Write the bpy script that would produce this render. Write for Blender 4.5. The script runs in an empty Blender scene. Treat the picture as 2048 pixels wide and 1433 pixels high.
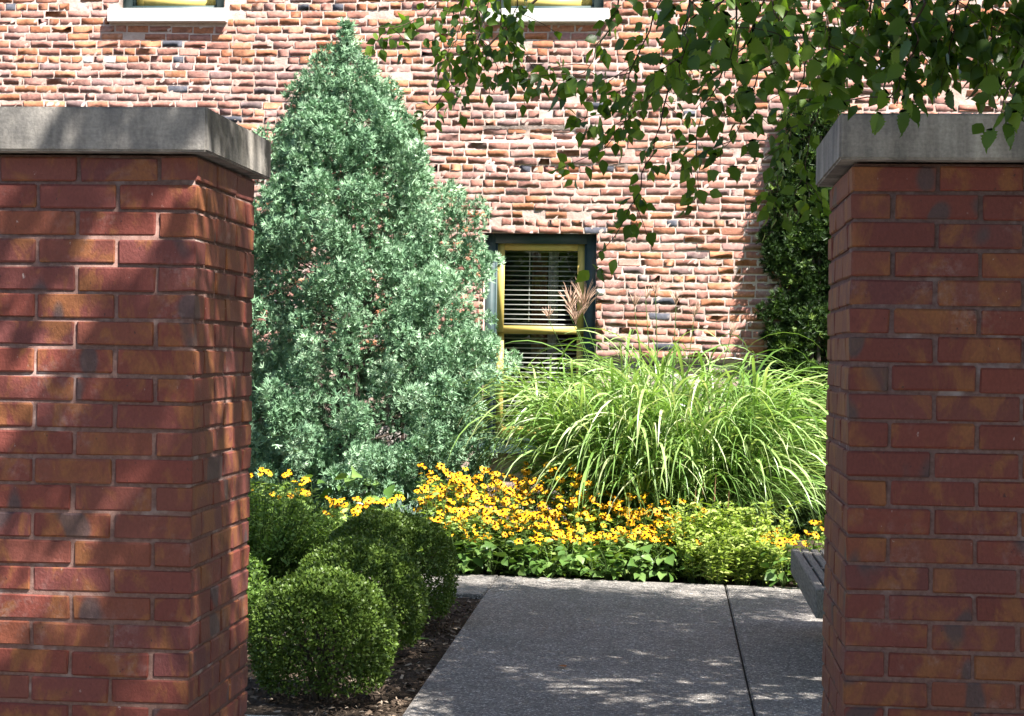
import bpy, bmesh, math, random
import numpy as np
from mathutils import Matrix, Vector

random.seed(7)
rng = np.random.default_rng(11)
S = bpy.context.scene
COL = S.collection
rad = math.radians

# ------------------------------------------------------------------ camera, sky, sun, exposure
TH, PH, RHO = rad(5.24), rad(-0.16), rad(0.9)
Fv = Vector((-math.sin(TH)*math.cos(PH), math.cos(TH)*math.cos(PH), math.sin(PH)))
Rv = Vector((math.cos(TH), math.sin(TH), 0)); Uv = Rv.cross(Fv)
R2 = Rv*math.cos(RHO) + Uv*math.sin(RHO); U2 = Uv*math.cos(RHO) - Rv*math.sin(RHO)
cd = bpy.data.cameras.new('camera'); cam = bpy.data.objects.new('camera', cd); COL.objects.link(cam)
cam.matrix_world = Matrix(((R2.x, U2.x, -Fv.x, 0), (R2.y, U2.y, -Fv.y, 0), (R2.z, U2.z, -Fv.z, 1.55), (0, 0, 0, 1)))
cd.sensor_width = 36; cd.lens = 36*3500/2048; cd.clip_end = 3000; cd.clip_start = 0.05
S.camera = cam

TO_SUN = Vector((0.58, -0.48, 1.0)).normalized()
SUN_EL = math.asin(TO_SUN.z)
w = bpy.data.worlds.new('World'); S.world = w; w.use_nodes = True
nt = w.node_tree; nt.nodes.clear()
wo = nt.nodes.new('ShaderNodeOutputWorld'); bg = nt.nodes.new('ShaderNodeBackground'); sk = nt.nodes.new('ShaderNodeTexSky')
sk.sky_type = 'NISHITA'; sk.sun_disc = False; sk.sun_elevation = SUN_EL
sk.sun_rotation = math.atan2(TO_SUN.x, TO_SUN.y); sk.air_density = 1.0; sk.dust_density = 1.2
bg.inputs['Strength'].default_value = 0.062
nt.links.new(sk.outputs[0], bg.inputs[0]); nt.links.new(bg.outputs[0], wo.inputs[0])
sl = bpy.data.lights.new('sun', 'SUN'); sl.energy = 4.8; sl.angle = rad(0.5); sl.color = (1, 0.955, 0.88)
so = bpy.data.objects.new('sun', sl); COL.objects.link(so)
so.rotation_euler = TO_SUN.to_track_quat('Z', 'Y').to_euler(); so.location = (6, -4, 12)
S.view_settings.view_transform = 'Standard'; S.view_settings.look = 'None'
S.view_settings.exposure = 1.9; S.view_settings.gamma = 1; S.view_settings.use_curve_mapping = False
try:
    S.cycles.max_bounces = 7; S.cycles.transparent_max_bounces = 8; S.cycles.use_denoising = True
except Exception:
    pass

# ------------------------------------------------------------------ helpers
def tag(o, label=None, cat=None, group=None, kind=None):
    if label: o['label'] = label
    if cat: o['category'] = cat
    if group: o['group'] = group
    if kind: o['kind'] = kind
    return o

def empty(name, loc, label=None, cat=None, group=None, rz=0):
    o = bpy.data.objects.new(name, None); COL.objects.link(o); o.location = loc; o.rotation_euler.z = rz
    o.empty_display_size = 0.1
    return tag(o, label, cat, group)

def link(name, me, parent=None, loc=None):
    o = bpy.data.objects.new(name, me); COL.objects.link(o)
    if parent is not None:
        o.parent = parent
    if loc is not None: o.location = loc
    return o

def mesh(name, V, faces, mats, tint=None, mi=None, smooth=False):
    """V (n,3); faces: array (m,k) or list of such arrays; one fast mesh."""
    if not isinstance(faces, list): faces = [faces]
    faces = [np.asarray(f, dtype=np.int32) for f in faces if len(f)]
    me = bpy.data.meshes.new(name)
    V = np.asarray(V, dtype=np.float32)
    nl = sum(f.size for f in faces); npoly = sum(len(f) for f in faces)
    me.vertices.add(len(V)); me.vertices.foreach_set('co', V.ravel())
    me.loops.add(nl); me.loops.foreach_set('vertex_index', np.concatenate([f.ravel() for f in faces]))
    tot = np.concatenate([np.full(len(f), f.shape[1], dtype=np.int32) for f in faces])
    st = np.zeros(npoly, dtype=np.int32); st[1:] = np.cumsum(tot)[:-1]
    me.polygons.add(npoly); me.polygons.foreach_set('loop_start', st); me.polygons.foreach_set('loop_total', tot)
    if mi is not None: me.polygons.foreach_set('material_index', np.asarray(mi, dtype=np.int32))
    if smooth: me.polygons.foreach_set('use_smooth', np.ones(npoly, dtype=bool))
    if tint is not None:
        a = me.attributes.new('tint', 'FLOAT', 'FACE'); a.data.foreach_set('value', np.asarray(tint, dtype=np.float32))
    for m in (mats if isinstance(mats, (list, tuple)) else [mats]): me.materials.append(m)
    me.update(calc_edges=True); me.validate()
    return me

def unit(v):
    return v/np.maximum(np.linalg.norm(v, axis=-1, keepdims=True), 1e-9)

def frames(axis, nrm, s=1.0, sx=1.0):
    """columns x, y=axis, z~normal; s, sx scalars or (n,)"""
    y = unit(axis); x = unit(np.cross(y, nrm)); z = np.cross(x, y)
    s = np.broadcast_to(np.asarray(s, float), (len(y),))[:, None]; sx = np.broadcast_to(np.asarray(sx, float), (len(y),))[:, None]
    return np.stack([x*s*sx, y*s, z*s], axis=2)

def scatter(tV, tF, M, P):
    n, k = len(P), len(tV)
    V = np.einsum('nij,kj->nki', M, tV) + P[:, None, :]
    F = (np.asarray(tF)[None] + (np.arange(n)*k)[:, None, None]).reshape(-1, np.asarray(tF).shape[1])
    return V.reshape(-1, 3), F

class MB:
    """collects pieces for one joined mesh (quads)"""
    def __init__(s): s.V = []; s.F = {}; s.n = 0
    def add(s, V, F):
        V = np.asarray(V, float); F = np.asarray(F)
        s.F.setdefault(F.shape[1], []).append(F + s.n); s.V.append(V); s.n += len(V)
    def box(s, x0, x1, y0, y1, z0, z1):
        V = [(x, y, z) for z in (z0, z1) for y in (y0, y1) for x in (x0, x1)]
        s.add(V, [(0, 2, 3, 1), (4, 5, 7, 6), (0, 1, 5, 4), (2, 6, 7, 3), (0, 4, 6, 2), (1, 3, 7, 5)])
    def tube(s, pts, r, sides=5):
        pts = np.asarray(pts, float); n = len(pts); r = np.broadcast_to(r, (n,))
        t = unit(np.gradient(pts, axis=0)); ref = np.where(np.abs(t[:, 2:3]) > 0.9, [[1.0, 0, 0]], [[0, 0, 1.0]])
        a = unit(np.cross(t, ref)); b = np.cross(t, a)
        ang = np.arange(sides)/sides*2*np.pi
        V = pts[:, None] + r[:, None, None]*(np.cos(ang)[None, :, None]*a[:, None] + np.sin(ang)[None, :, None]*b[:, None])
        F = [(i*sides+j, i*sides+(j+1) % sides, (i+1)*sides+(j+1) % sides, (i+1)*sides+j) for i in range(n-1) for j in range(sides)]
        s.add(V.reshape(-1, 3), F)
    def mesh(s, name, mats, **k):
        return mesh(name, np.concatenate(s.V), [np.concatenate(f) for f in s.F.values()], mats, **k)
    def obj(s, name, mats, parent=None, **k):
        return link(name, s.mesh(name, mats, **k), parent)

def bevel_box(name, sx, sy, sz, bev, m, seg=1, jit=0.0, seed=0):
    bm = bmesh.new(); bmesh.ops.create_cube(bm, size=1)
    bmesh.ops.scale(bm, vec=(sx, sy, sz), verts=bm.verts)
    bmesh.ops.bevel(bm, geom=list(bm.edges), offset=bev, segments=seg, affect='EDGES', profile=0.5)
    r = random.Random(seed)
    if jit:
        for v in bm.verts: v.co += Vector((r.uniform(-jit, jit), r.uniform(-jit, jit), r.uniform(-jit, jit)))
    me = bpy.data.meshes.new(name); bm.to_mesh(me); bm.free(); me.materials.append(m)
    return me

# ------------------------------------------------------------------ materials
def new_mat(name):
    m = bpy.data.materials.new(name); m.use_nodes = True; m.node_tree.nodes.clear()
    return m, m.node_tree
def N(nt, t, **k):
    n = nt.nodes.new(t)
    for a, b in k.items():
        if a in n.inputs: n.inputs[a].default_value = b
        else: setattr(n, a, b)
    return n
def ramp(nt, stops, fac=None, interp='LINEAR'):
    r = nt.nodes.new('ShaderNodeValToRGB'); r.color_ramp.interpolation = interp
    e = r.color_ramp.elements
    while len(e) > 1: e.remove(e[-1])
    e[0].position = stops[0][0]; e[0].color = (*stops[0][1], 1)
    for p, c in stops[1:]:
        q = e.new(p); q.color = (*c, 1)
    if fac is not None: nt.links.new(fac, r.inputs[0])
    return r
def mix(nt, a, b, fac, mode='MIX'):
    n = nt.nodes.new('ShaderNodeMix'); n.data_type = 'RGBA'; n.blend_type = mode
    for sock, v in ((n.inputs[6], a), (n.inputs[7], b), (n.inputs[0], fac)):
        if hasattr(v, 'is_output'): nt.links.new(v, sock)
        elif isinstance(v, tuple): sock.default_value = (*v, 1)
        else: sock.default_value = v
    return n.outputs[2]
def noise(nt, scale, detail=4, rough=0.55, vec=None, dist=0.0):
    n = nt.nodes.new('ShaderNodeTexNoise'); n.inputs['Scale'].default_value = scale; n.inputs['Detail'].default_value = detail
    n.inputs['Roughness'].default_value = rough; n.inputs['Distortion'].default_value = dist
    if vec is not None: nt.links.new(vec, n.inputs['Vector'])
    return n
def pos(nt, scale=None):
    g = nt.nodes.new('ShaderNodeNewGeometry')
    if scale is None: return g.outputs['Position']
    mp = nt.nodes.new('ShaderNodeMapping'); mp.inputs['Scale'].default_value = scale
    nt.links.new(g.outputs['Position'], mp.inputs['Vector']); return mp.outputs[0]
def attr(nt, name='tint'):
    a = nt.nodes.new('ShaderNodeAttribute'); a.attribute_type = 'GEOMETRY'; a.attribute_name = name
    return a.outputs['Fac']
def finish(m, nt, color, rough=0.8, spec=0.3, bump=None, bump_s=0.3, bump_d=0.01):
    p = nt.nodes.new('ShaderNodeBsdfPrincipled'); o = nt.nodes.new('ShaderNodeOutputMaterial')
    if hasattr(color, 'is_output'): nt.links.new(color, p.inputs['Base Color'])
    else: p.inputs['Base Color'].default_value = (*color, 1)
    if hasattr(rough, 'is_output'): nt.links.new(rough, p.inputs['Roughness'])
    else: p.inputs['Roughness'].default_value = rough
    p.inputs['Specular IOR Level'].default_value = spec
    if bump is not None:
        b = nt.nodes.new('ShaderNodeBump'); b.inputs['Strength'].default_value = bump_s; b.inputs['Distance'].default_value = bump_d
        nt.links.new(bump, b.inputs['Height']); nt.links.new(b.outputs[0], p.inputs['Normal'])
    nt.links.new(p.outputs[0], o.inputs[0])
    return p

def leaf_mat(name, stops, trans=0.3, rough=0.45, spec=0.35, tcol=(1.25, 1.35, 0.55), vary=3.0):
    m, nt = new_mat(name)
    c = ramp(nt, stops, attr(nt)).outputs[0]
    n = noise(nt, vary, 2, vec=pos(nt))
    c = mix(nt, c, ramp(nt, [(0.3, (0.72, 0.74, 0.7)), (0.7, (1.18, 1.15, 1.1))], n.outputs[0]).outputs[0], 1.0, 'MULTIPLY')
    p = nt.nodes.new('ShaderNodeBsdfPrincipled'); p.inputs['Roughness'].default_value = rough; p.inputs['Specular IOR Level'].default_value = spec
    nt.links.new(c, p.inputs['Base Color'])
    t = nt.nodes.new('ShaderNodeBsdfTranslucent'); nt.links.new(mix(nt, c, tcol, 1.0, 'MULTIPLY'), t.inputs[0])
    mx = nt.nodes.new('ShaderNodeMixShader'); mx.inputs[0].default_value = trans
    nt.links.new(p.outputs[0], mx.inputs[1]); nt.links.new(t.outputs[0], mx.inputs[2])
    o = nt.nodes.new('ShaderNodeOutputMaterial'); nt.links.new(mx.outputs[0], o.inputs[0])
    return m

M = {}
def simple(key, col, rough=0.7, spec=0.3, var=0.15, scale=12, bump=0.15, stretch=None):
    m, nt = new_mat(key); v = pos(nt, stretch)
    n = noise(nt, scale, 5, vec=v)
    lo = tuple(c*(1-var) for c in col); hi = tuple(min(1, c*(1+var)) for c in col)
    c = ramp(nt, [(0.3, lo), (0.7, hi)], n.outputs[0]).outputs[0]
    finish(m, nt, c, rough, spec, n.outputs[0], bump, 0.004); M[key] = m; return m

# building brick: per-brick tint picks the firing colour
m, nt = new_mat('old_brick'); v = pos(nt)
base = ramp(nt, [(0.0, (0.37, 0.150, 0.085)), (0.14, (0.41, 0.185, 0.105)), (0.30, (0.34, 0.160, 0.125)), (0.46, (0.36, 0.190, 0.160)),
                 (0.62, (0.32, 0.180, 0.162)), (0.78, (0.27, 0.170, 0.162)), (0.92, (0.19, 0.145, 0.148)), (0.965, (0.09, 0.095, 0.12)), (0.985, (0.70, 0.68, 0.66))], attr(nt)).outputs[0]
n1 = noise(nt, 26, 6, 0.65, v); n2 = noise(nt, 7, 4, 0.6, v); n3 = noise(nt, 70, 3, 0.6, v)
base = mix(nt, base, ramp(nt, [(0.3, (0.68, 0.66, 0.66)), (0.65, (1.2, 1.16, 1.12))], n1.outputs[0]).outputs[0], 1.0, 'MULTIPLY')
base = mix(nt, base, (0.55, 0.45, 0.40), ramp(nt, [(0.56, (0, 0, 0)), (0.74, (0.5, 0.5, 0.5))], n2.outputs[0]).outputs[0])
base = mix(nt, base, (0.07, 0.06, 0.06), ramp(nt, [(0.64, (0, 0, 0)), (0.74, (0.6, 0.6, 0.6))], n3.outputs[0]).outputs[0])
finish(m, nt, base, 0.9, 0.15, n1.outputs[0], 0.6, 0.006); M['old_brick'] = m

m, nt = new_mat('old_mortar'); v = pos(nt)
n1 = noise(nt, 30, 6, 0.7, v); n2 = noise(nt, 3, 3, 0.6, v)
c = ramp(nt, [(0.25, (0.40, 0.31, 0.275)), (0.6, (0.57, 0.465, 0.42)), (0.8, (0.65, 0.56, 0.52))], n1.outputs[0]).outputs[0]
c = mix(nt, c, ramp(nt, [(0.35, (0.8, 0.74, 0.70)), (0.65, (1.1, 1.1, 1.1))], n2.outputs[0]).outputs[0], 1.0, 'MULTIPLY')
finish(m, nt, c, 0.95, 0.1, n1.outputs[0], 0.7, 0.008); M['old_mortar'] = m

m, nt = new_mat('foundation_stone'); v = pos(nt)
n1 = noise(nt, 14, 6, 0.65, v)
c = ramp(nt, [(0.0, (0.30, 0.22, 0.19)), (0.5, (0.42, 0.30, 0.26)), (1.0, (0.38, 0.35, 0.33))], attr(nt)).outputs[0]
c = mix(nt, c, ramp(nt, [(0.3, (0.65, 0.65, 0.65)), (0.7, (1.2, 1.2, 1.2))], n1.outputs[0]).outputs[0], 1.0, 'MULTIPLY')
finish(m, nt, c, 0.9, 0.2, n1.outputs[0], 0.9, 0.02); M['stone'] = m

# gate pier brick: smooth flashed brick, orange blotches and dark burnt ends
m, nt = new_mat('pier_brick')
oi = nt.nodes.new('ShaderNodeObjectInfo'); tc = nt.nodes.new('ShaderNodeTexCoord')
cmb = nt.nodes.new('ShaderNodeCombineXYZ'); mul = nt.nodes.new('ShaderNodeMath'); mul.operation = 'MULTIPLY'; mul.inputs[1].default_value = 57.0
nt.links.new(oi.outputs['Random'], mul.inputs[0])
for i in range(3): nt.links.new(mul.outputs[0], cmb.inputs[i])
mp = nt.nodes.new('ShaderNodeMapping'); mp.inputs['Scale'].default_value = (1.0, 1.0, 0.65)
nt.links.new(tc.outputs['Object'], mp.inputs[0])
ad = nt.nodes.new('ShaderNodeVectorMath'); ad.operation = 'ADD'; nt.links.new(mp.outputs[0], ad.inputs[0]); nt.links.new(cmb.outputs[0], ad.inputs[1])
basec = ramp(nt, [(0.0, (0.138, 0.034, 0.026)), (0.35, (0.170, 0.041, 0.028)), (0.6, (0.148, 0.042, 0.036)), (0.8, (0.188, 0.055, 0.029)), (1.0, (0.124, 0.035, 0.033))], oi.outputs['Random']).outputs[0]
nb = noise(nt, 11, 5, 0.62, ad.outputs[0], 0.6); nc = noise(nt, 13, 2, 0.5, mp.outputs[0]); nd = noise(nt, 160, 5, 0.6, ad.outputs[0])
c = mix(nt, basec, (0.235, 0.090, 0.030), ramp(nt, [(0.50, (0, 0, 0)), (0.60, (0.7, 0.7, 0.7)), (0.75, (0.9, 0.9, 0.9))], nb.outputs[0]).outputs[0])
nb2 = noise(nt, 7.5, 1, 0.4, ad.outputs[0])
c = mix(nt, c, (0.060, 0.050, 0.052), ramp(nt, [(0.675, (0, 0, 0)), (0.715, (0.75, 0.75, 0.75))], nb2.outputs[0]).outputs[0])
c = mix(nt, c, ramp(nt, [(0.3, (0.82, 0.82, 0.82)), (0.7, (1.12, 1.12, 1.12))], nd.outputs[0]).outputs[0], 1.0, 'MULTIPLY')
spk = noise(nt, 60, 3, 0.6, ad.outputs[0])
c = mix(nt, c, (0.42, 0.33, 0.30), ramp(nt, [(0.715, (0, 0, 0)), (0.77, (0.7, 0.7, 0.7))], spk.outputs[0]).outputs[0])
ef = noise(nt, 5.0, 5, 0.65, pos(nt)); ef2 = noise(nt, 45, 4, 0.7, pos(nt))
efm = nt.nodes.new('ShaderNodeMath'); efm.operation = 'MULTIPLY'
nt.links.new(ramp(nt, [(0.54, (0, 0, 0)), (0.72, (1, 1, 1))], ef.outputs[0]).outputs[0], efm.inputs[0]); nt.links.new(ramp(nt, [(0.45, (0, 0, 0)), (0.65, (0.55, 0.55, 0.55))], ef2.outputs[0]).outputs[0], efm.inputs[1])
c = mix(nt, c, (0.33, 0.24, 0.22), efm.outputs[0])
pit = noise(nt, 95, 3, 0.6, ad.outputs[0])
c = mix(nt, c, (0.045, 0.022, 0.02), ramp(nt, [(0.68, (0, 0, 0)), (0.73, (0.8, 0.8, 0.8))], pit.outputs[0]).outputs[0])
bsum = nt.nodes.new('ShaderNodeMath'); bsum.operation = 'ADD'
nt.links.new(nd.outputs[0], bsum.inputs[0]); nt.links.new(noise(nt, 24, 3, 0.6, ad.outputs[0]).outputs[0], bsum.inputs[1])
finish(m, nt, c, 0.62, 0.35, bsum.outputs[0], 0.35, 0.006); M['pier_brick'] = m

m, nt = new_mat('pier_mortar'); v = pos(nt)
n1 = noise(nt, 90, 5, 0.65, v); n2 = noise(nt, 9, 3, 0.6, v)
c = ramp(nt, [(0.3, (0.15, 0.082, 0.070)), (0.7, (0.26, 0.16, 0.135))], n1.outputs[0]).outputs[0]
c = mix(nt, c, (0.50, 0.42, 0.39), ramp(nt, [(0.58, (0, 0, 0)), (0.75, (0.7, 0.7, 0.7))], n2.outputs[0]).outputs[0])
finish(m, nt, c, 0.95, 0.1, n1.outputs[0], 0.6, 0.006); M['pier_mortar'] = m

# cast stone cap: weathered grey with dark vertical streaks and soot patches
m, nt = new_mat('cap_stone'); v = pos(nt, (9, 9, 1.2))
n1 = noise(nt, 2.2, 5, 0.6, v); n2 = noise(nt, 120, 3, 0.6, pos(nt)); n3 = noise(nt, 3.5, 4, 0.6, pos(nt)); n4 = noise(nt, 60, 3, 0.5, pos(nt, (0.35, 0.35, 3)))
c = ramp(nt, [(0.30, (0.16, 0.148, 0.138)), (0.5, (0.30, 0.275, 0.245)), (0.72, (0.45, 0.415, 0.37))], n1.outputs[0]).outputs[0]
c = mix(nt, c, (0.10, 0.10, 0.105), ramp(nt, [(0.45, (0, 0, 0)), (0.68, (0.75, 0.75, 0.75))], n3.outputs[0]).outputs[0])
c = mix(nt, c, ramp(nt, [(0.3, (0.82, 0.82, 0.82)), (0.7, (1.14, 1.14, 1.14))], n2.outputs[0]).outputs[0], 1.0, 'MULTIPLY')
c = mix(nt, c, ramp(nt, [(0.35, (0.94, 0.94, 0.94)), (0.65, (1.04, 1.04, 1.04))], n4.outputs[0]).outputs[0], 1.0, 'MULTIPLY')
finish(m, nt, c, 0.85, 0.2, n2.outputs[0], 0.35, 0.004); M['cap_stone'] = m

# exposed aggregate concrete
m, nt = new_mat('aggregate'); v = pos(nt)
vo = nt.nodes.new('ShaderNodeTexVoronoi'); vo.inputs['Scale'].default_value = 105; nt.links.new(v, vo.inputs['Vector'])
sep = nt.nodes.new('ShaderNodeSeparateColor'); nt.links.new(vo.outputs['Color'], sep.inputs[0])
c = ramp(nt, [(0.0, (0.07, 0.065, 0.061)), (0.3, (0.135, 0.125, 0.12)), (0.6, (0.22, 0.203, 0.192)), (0.82, (0.31, 0.275, 0.245)), (0.94, (0.48, 0.45, 0.42)), (1.0, (0.58, 0.56, 0.53))], sep.outputs[0]).outputs[0]
c = mix(nt, c, (0.17, 0.162, 0.158), ramp(nt, [(0.45, (0, 0, 0)), (0.8, (1, 1, 1))], vo.outputs['Distance']).outputs[0])
n1 = noise(nt, 1.1, 5, 0.65, v); n2 = noise(nt, 9, 4, 0.6, v)
c = mix(nt, c, ramp(nt, [(0.3, (0.78, 0.77, 0.76)), (0.7, (1.15, 1.13, 1.1))], n1.outputs[0]).outputs[0], 1.0, 'MULTIPLY')
c = mix(nt, c, ramp(nt, [(0.3, (0.85, 0.85, 0.85)), (0.7, (1.1, 1.1, 1.1))], n2.outputs[0]).outputs[0], 1.0, 'MULTIPLY')
n5 = noise(nt, 2.6, 5, 0.7, v, 0.8)
c = mix(nt, c, (0.10, 0.085, 0.07), ramp(nt, [(0.60, (0, 0, 0)), (0.78, (0.55, 0.55, 0.55))], n5.outputs[0]).outputs[0])
inv = nt.nodes.new('ShaderNodeMath'); inv.operation = 'SUBTRACT'; inv.inputs[0].default_value = 1.0; nt.links.new(vo.outputs['Distance'], inv.inputs[1])
finish(m, nt, c, 0.75, 0.3, inv.outputs[0], 0.6, 0.004); M['aggregate'] = m

m, nt = new_mat('soil'); v = pos(nt)
n1 = noise(nt, 35, 6, 0.7, v); n2 = noise(nt, 4, 4, 0.6, v)
c = ramp(nt, [(0.3, (0.035, 0.026, 0.020)), (0.55, (0.085, 0.062, 0.045)), (0.75, (0.17, 0.13, 0.095))], n1.outputs[0]).outputs[0]
c = mix(nt, c, ramp(nt, [(0.3, (0.7, 0.7, 0.7)), (0.7, (1.2, 1.2, 1.2))], n2.outputs[0]).outputs[0], 1.0, 'MULTIPLY')
finish(m, nt, c, 0.95, 0.1, n1.outputs[0], 1.0, 0.03); M['soil'] = m
m, nt = new_mat('mulch'); c = ramp(nt, [(0, (0.035, 0.025, 0.02)), (0.5, (0.10, 0.07, 0.05)), (0.85, (0.20, 0.15, 0.11)), (1, (0.34, 0.28, 0.22))], attr(nt)).outputs[0]
finish(m, nt, c, 0.9, 0.15); M['mulch'] = m

simple('teal_paint', (0.036, 0.064, 0.068), 0.55, 0.35, 0.12, 20, 0.08)
simple('yellow_paint', (0.56, 0.43, 0.125), 0.5, 0.35, 0.08, 18, 0.06)
simple('sill_stone', (0.62, 0.60, 0.57), 0.8, 0.2, 0.1, 25, 0.2)
simple('slat_white', (0.50, 0.485, 0.46), 0.5, 0.3, 0.04, 6, 0)
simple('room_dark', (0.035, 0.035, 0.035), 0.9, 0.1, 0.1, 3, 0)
simple('reflection_red', (0.16, 0.075, 0.06), 0.9, 0.1, 0.2, 8, 0)  # this and the pale one below colour the stand-in window reflections
simple('reflection_pale', (0.5, 0.48, 0.5), 0.9, 0.1, 0.1, 8, 0)
simple('bench_wood', (0.19, 0.175, 0.155), 0.8, 0.25, 0.45, 14, 0.5, (14, 0.8, 6))
simple('bench_dark', (0.022, 0.021, 0.020), 0.7, 0.3, 0.2, 20, 0.2)
simple('bark', (0.10, 0.08, 0.065), 0.9, 0.15, 0.4, 18, 0.6, (1, 1, 0.3))
simple('twig_bark', (0.075, 0.050, 0.036), 0.85, 0.2, 0.3, 30, 0.2)
simple('stem_green', (0.07, 0.115, 0.03), 0.6, 0.3, 0.2, 30, 0)
m, nt = new_mat('petal'); oi = nt.nodes.new('ShaderNodeObjectInfo')
finish(m, nt, ramp(nt, [(0, (0.62, 0.23, 0.004)), (0.35, (0.72, 0.33, 0.006)), (1, (0.76, 0.41, 0.012))], oi.outputs['Random']).outputs[0], 0.55, 0.25); M['petal'] = m
simple('cone_brown', (0.030, 0.014, 0.008), 0.9, 0.1, 0.3, 200, 0.3)
simple('plume', (0.50, 0.33, 0.25), 0.8, 0.15, 0.2, 30, 0)
simple('seed_brown', (0.17, 0.10, 0.055), 0.9, 0.1, 0.3, 40, 0.2)
simple('joint_dark', (0.03, 0.028, 0.026), 0.95, 0.1, 0.3, 40, 0.2)
simple('kerb_concrete', (0.42, 0.41, 0.39), 0.85, 0.2, 0.2, 30, 0.3)

m, nt = new_mat('window_glass')
tr = N(nt, 'ShaderNodeBsdfTransparent'); tr.inputs[0].default_value = (0.86, 0.89, 0.88, 1)
gl = N(nt, 'ShaderNodeBsdfGlossy'); gl.inputs['Roughness'].default_value = 0.02
fr = N(nt, 'ShaderNodeFresnel', IOR=1.5); wv = noise(nt, 3, 2, vec=pos(nt))
bp = N(nt, 'ShaderNodeBump', Strength=0.04, Distance=0.05); nt.links.new(wv.outputs[0], bp.inputs['Height']); nt.links.new(bp.outputs[0], gl.inputs['Normal'])
gb = N(nt, 'ShaderNodeNewGeometry'); io = N(nt, 'ShaderNodeMapRange'); io.inputs['To Min'].default_value = 1.5; io.inputs['To Max'].default_value = 1/1.5
nt.links.new(gb.outputs['Backfacing'], io.inputs['Value']); nt.links.new(io.outputs[0], fr.inputs['IOR'])
ms = N(nt, 'ShaderNodeMixShader'); o = N(nt, 'ShaderNodeOutputMaterial')
nt.links.new(fr.outputs[0], ms.inputs[0]); nt.links.new(tr.outputs[0], ms.inputs[1]); nt.links.new(gl.outputs[0], ms.inputs[2]); nt.links.new(ms.outputs[0], o.inputs[0])
M['glass'] = m

M['juniper'] = leaf_mat('juniper_needles', [(0, (0.055, 0.125, 0.070)), (0.45, (0.165, 0.300, 0.175)), (0.75, (0.30, 0.46, 0.305)), (1, (0.45, 0.60, 0.44))], 0.06, 0.6, 0.25, (1.1, 1.2, 0.8), 4)
M['yew'] = leaf_mat('yew_needles', [(0, (0.012, 0.028, 0.008)), (0.6, (0.028, 0.060, 0.014)), (0.85, (0.09, 0.16, 0.032)), (1, (0.18, 0.26, 0.055))], 0.14, 0.5, 0.3, (1.2, 1.3, 0.5), 5)
M['boxwood'] = leaf_mat('boxwood_leaves', [(0, (0.045, 0.085, 0.015)), (0.6, (0.105, 0.170, 0.030)), (1, (0.15, 0.21, 0.042))], 0.2, 0.45, 0.3, (1.2, 1.3, 0.5), 5)
M['shrub'] = leaf_mat('shrub_leaves', [(0, (0.08, 0.15, 0.03)), (0.6, (0.14, 0.24, 0.05)), (1, (0.22, 0.33, 0.085))], 0.35, 0.5, 0.25)
M['birch'] = leaf_mat('birch_leaves', [(0, (0.045, 0.095, 0.020)), (0.6, (0.090, 0.165, 0.030)), (0.94, (0.16, 0.25, 0.045)), (0.985, (0.15, 0.22, 0.045)), (1.0, (0.42, 0.26, 0.03))], 0.5, 0.36, 0.4, (1.6, 1.7, 0.4), 2)
M['grass'] = leaf_mat('grass_blades', [(0, (0.10, 0.205, 0.042)), (0.45, (0.20, 0.345, 0.090)), (0.8, (0.38, 0.51, 0.21)), (1, (0.58, 0.60, 0.40))], 0.3, 0.32, 0.5, (1.2, 1.25, 0.6), 3)
M['flowerleaf'] = leaf_mat('coneflower_leaves', [(0, (0.09, 0.16, 0.03)), (0.6, (0.18, 0.28, 0.06)), (1, (0.32, 0.42, 0.13))], 0.28, 0.5, 0.3)
M['broadleaf'] = leaf_mat('broad_leaves', [(0, (0.055, 0.125, 0.026)), (0.6, (0.11, 0.205, 0.048)), (1, (0.18, 0.29, 0.085))], 0.25, 0.38, 0.45)
M['paleleaf'] = leaf_mat('pale_leaves', [(0, (0.20, 0.30, 0.05)), (0.6, (0.36, 0.46, 0.10)), (1, (0.50, 0.55, 0.20))], 0.3, 0.5, 0.3)
M['silver'] = leaf_mat('silver_leaves', [(0, (0.16, 0.24, 0.21)), (1, (0.34, 0.44, 0.40))], 0.15, 0.6, 0.2, (1, 1, 1), 5)
M['dry'] = leaf_mat('dry_leaf', [(0, (0.25, 0.11, 0.03)), (1, (0.30, 0.09, 0.03))], 0.2, 0.6, 0.2)

# ------------------------------------------------------------------ ground
def sheet(name, x0, x1, y0, y1, z, m, **k):
    b = MB(); b.add([(x0, y0, z), (x1, y0, z), (x1, y1, z), (x0, y1, z)], [(0, 1, 2, 3)])
    return b.obj(name, m, **k)
g = sheet('ground', -400, 400, -400, 400, -0.06, M['soil']); tag(g, kind='structure')
# garden bed: gently uneven soil
nx, ny = 90, 130
gx = np.linspace(-7, 4, nx); gy = np.linspace(5.0, 15.6, ny); GX, GY = np.meshgrid(gx, gy)
GZ = -0.038 + 0.012*np.sin(GX*5+GY*3) + rng.normal(0, 0.005, GX.shape)
Vb = np.stack([GX.ravel(), GY.ravel(), GZ.ravel()], 1)
ii = np.arange((ny-1)*nx).reshape(ny-1, nx)[:, :-1].ravel()
tag(link('garden_bed', mesh('garden_bed', Vb, np.stack([ii, ii+1, ii+nx+1, ii+nx], 1), M['soil'], smooth=True)), kind='structure')

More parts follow.
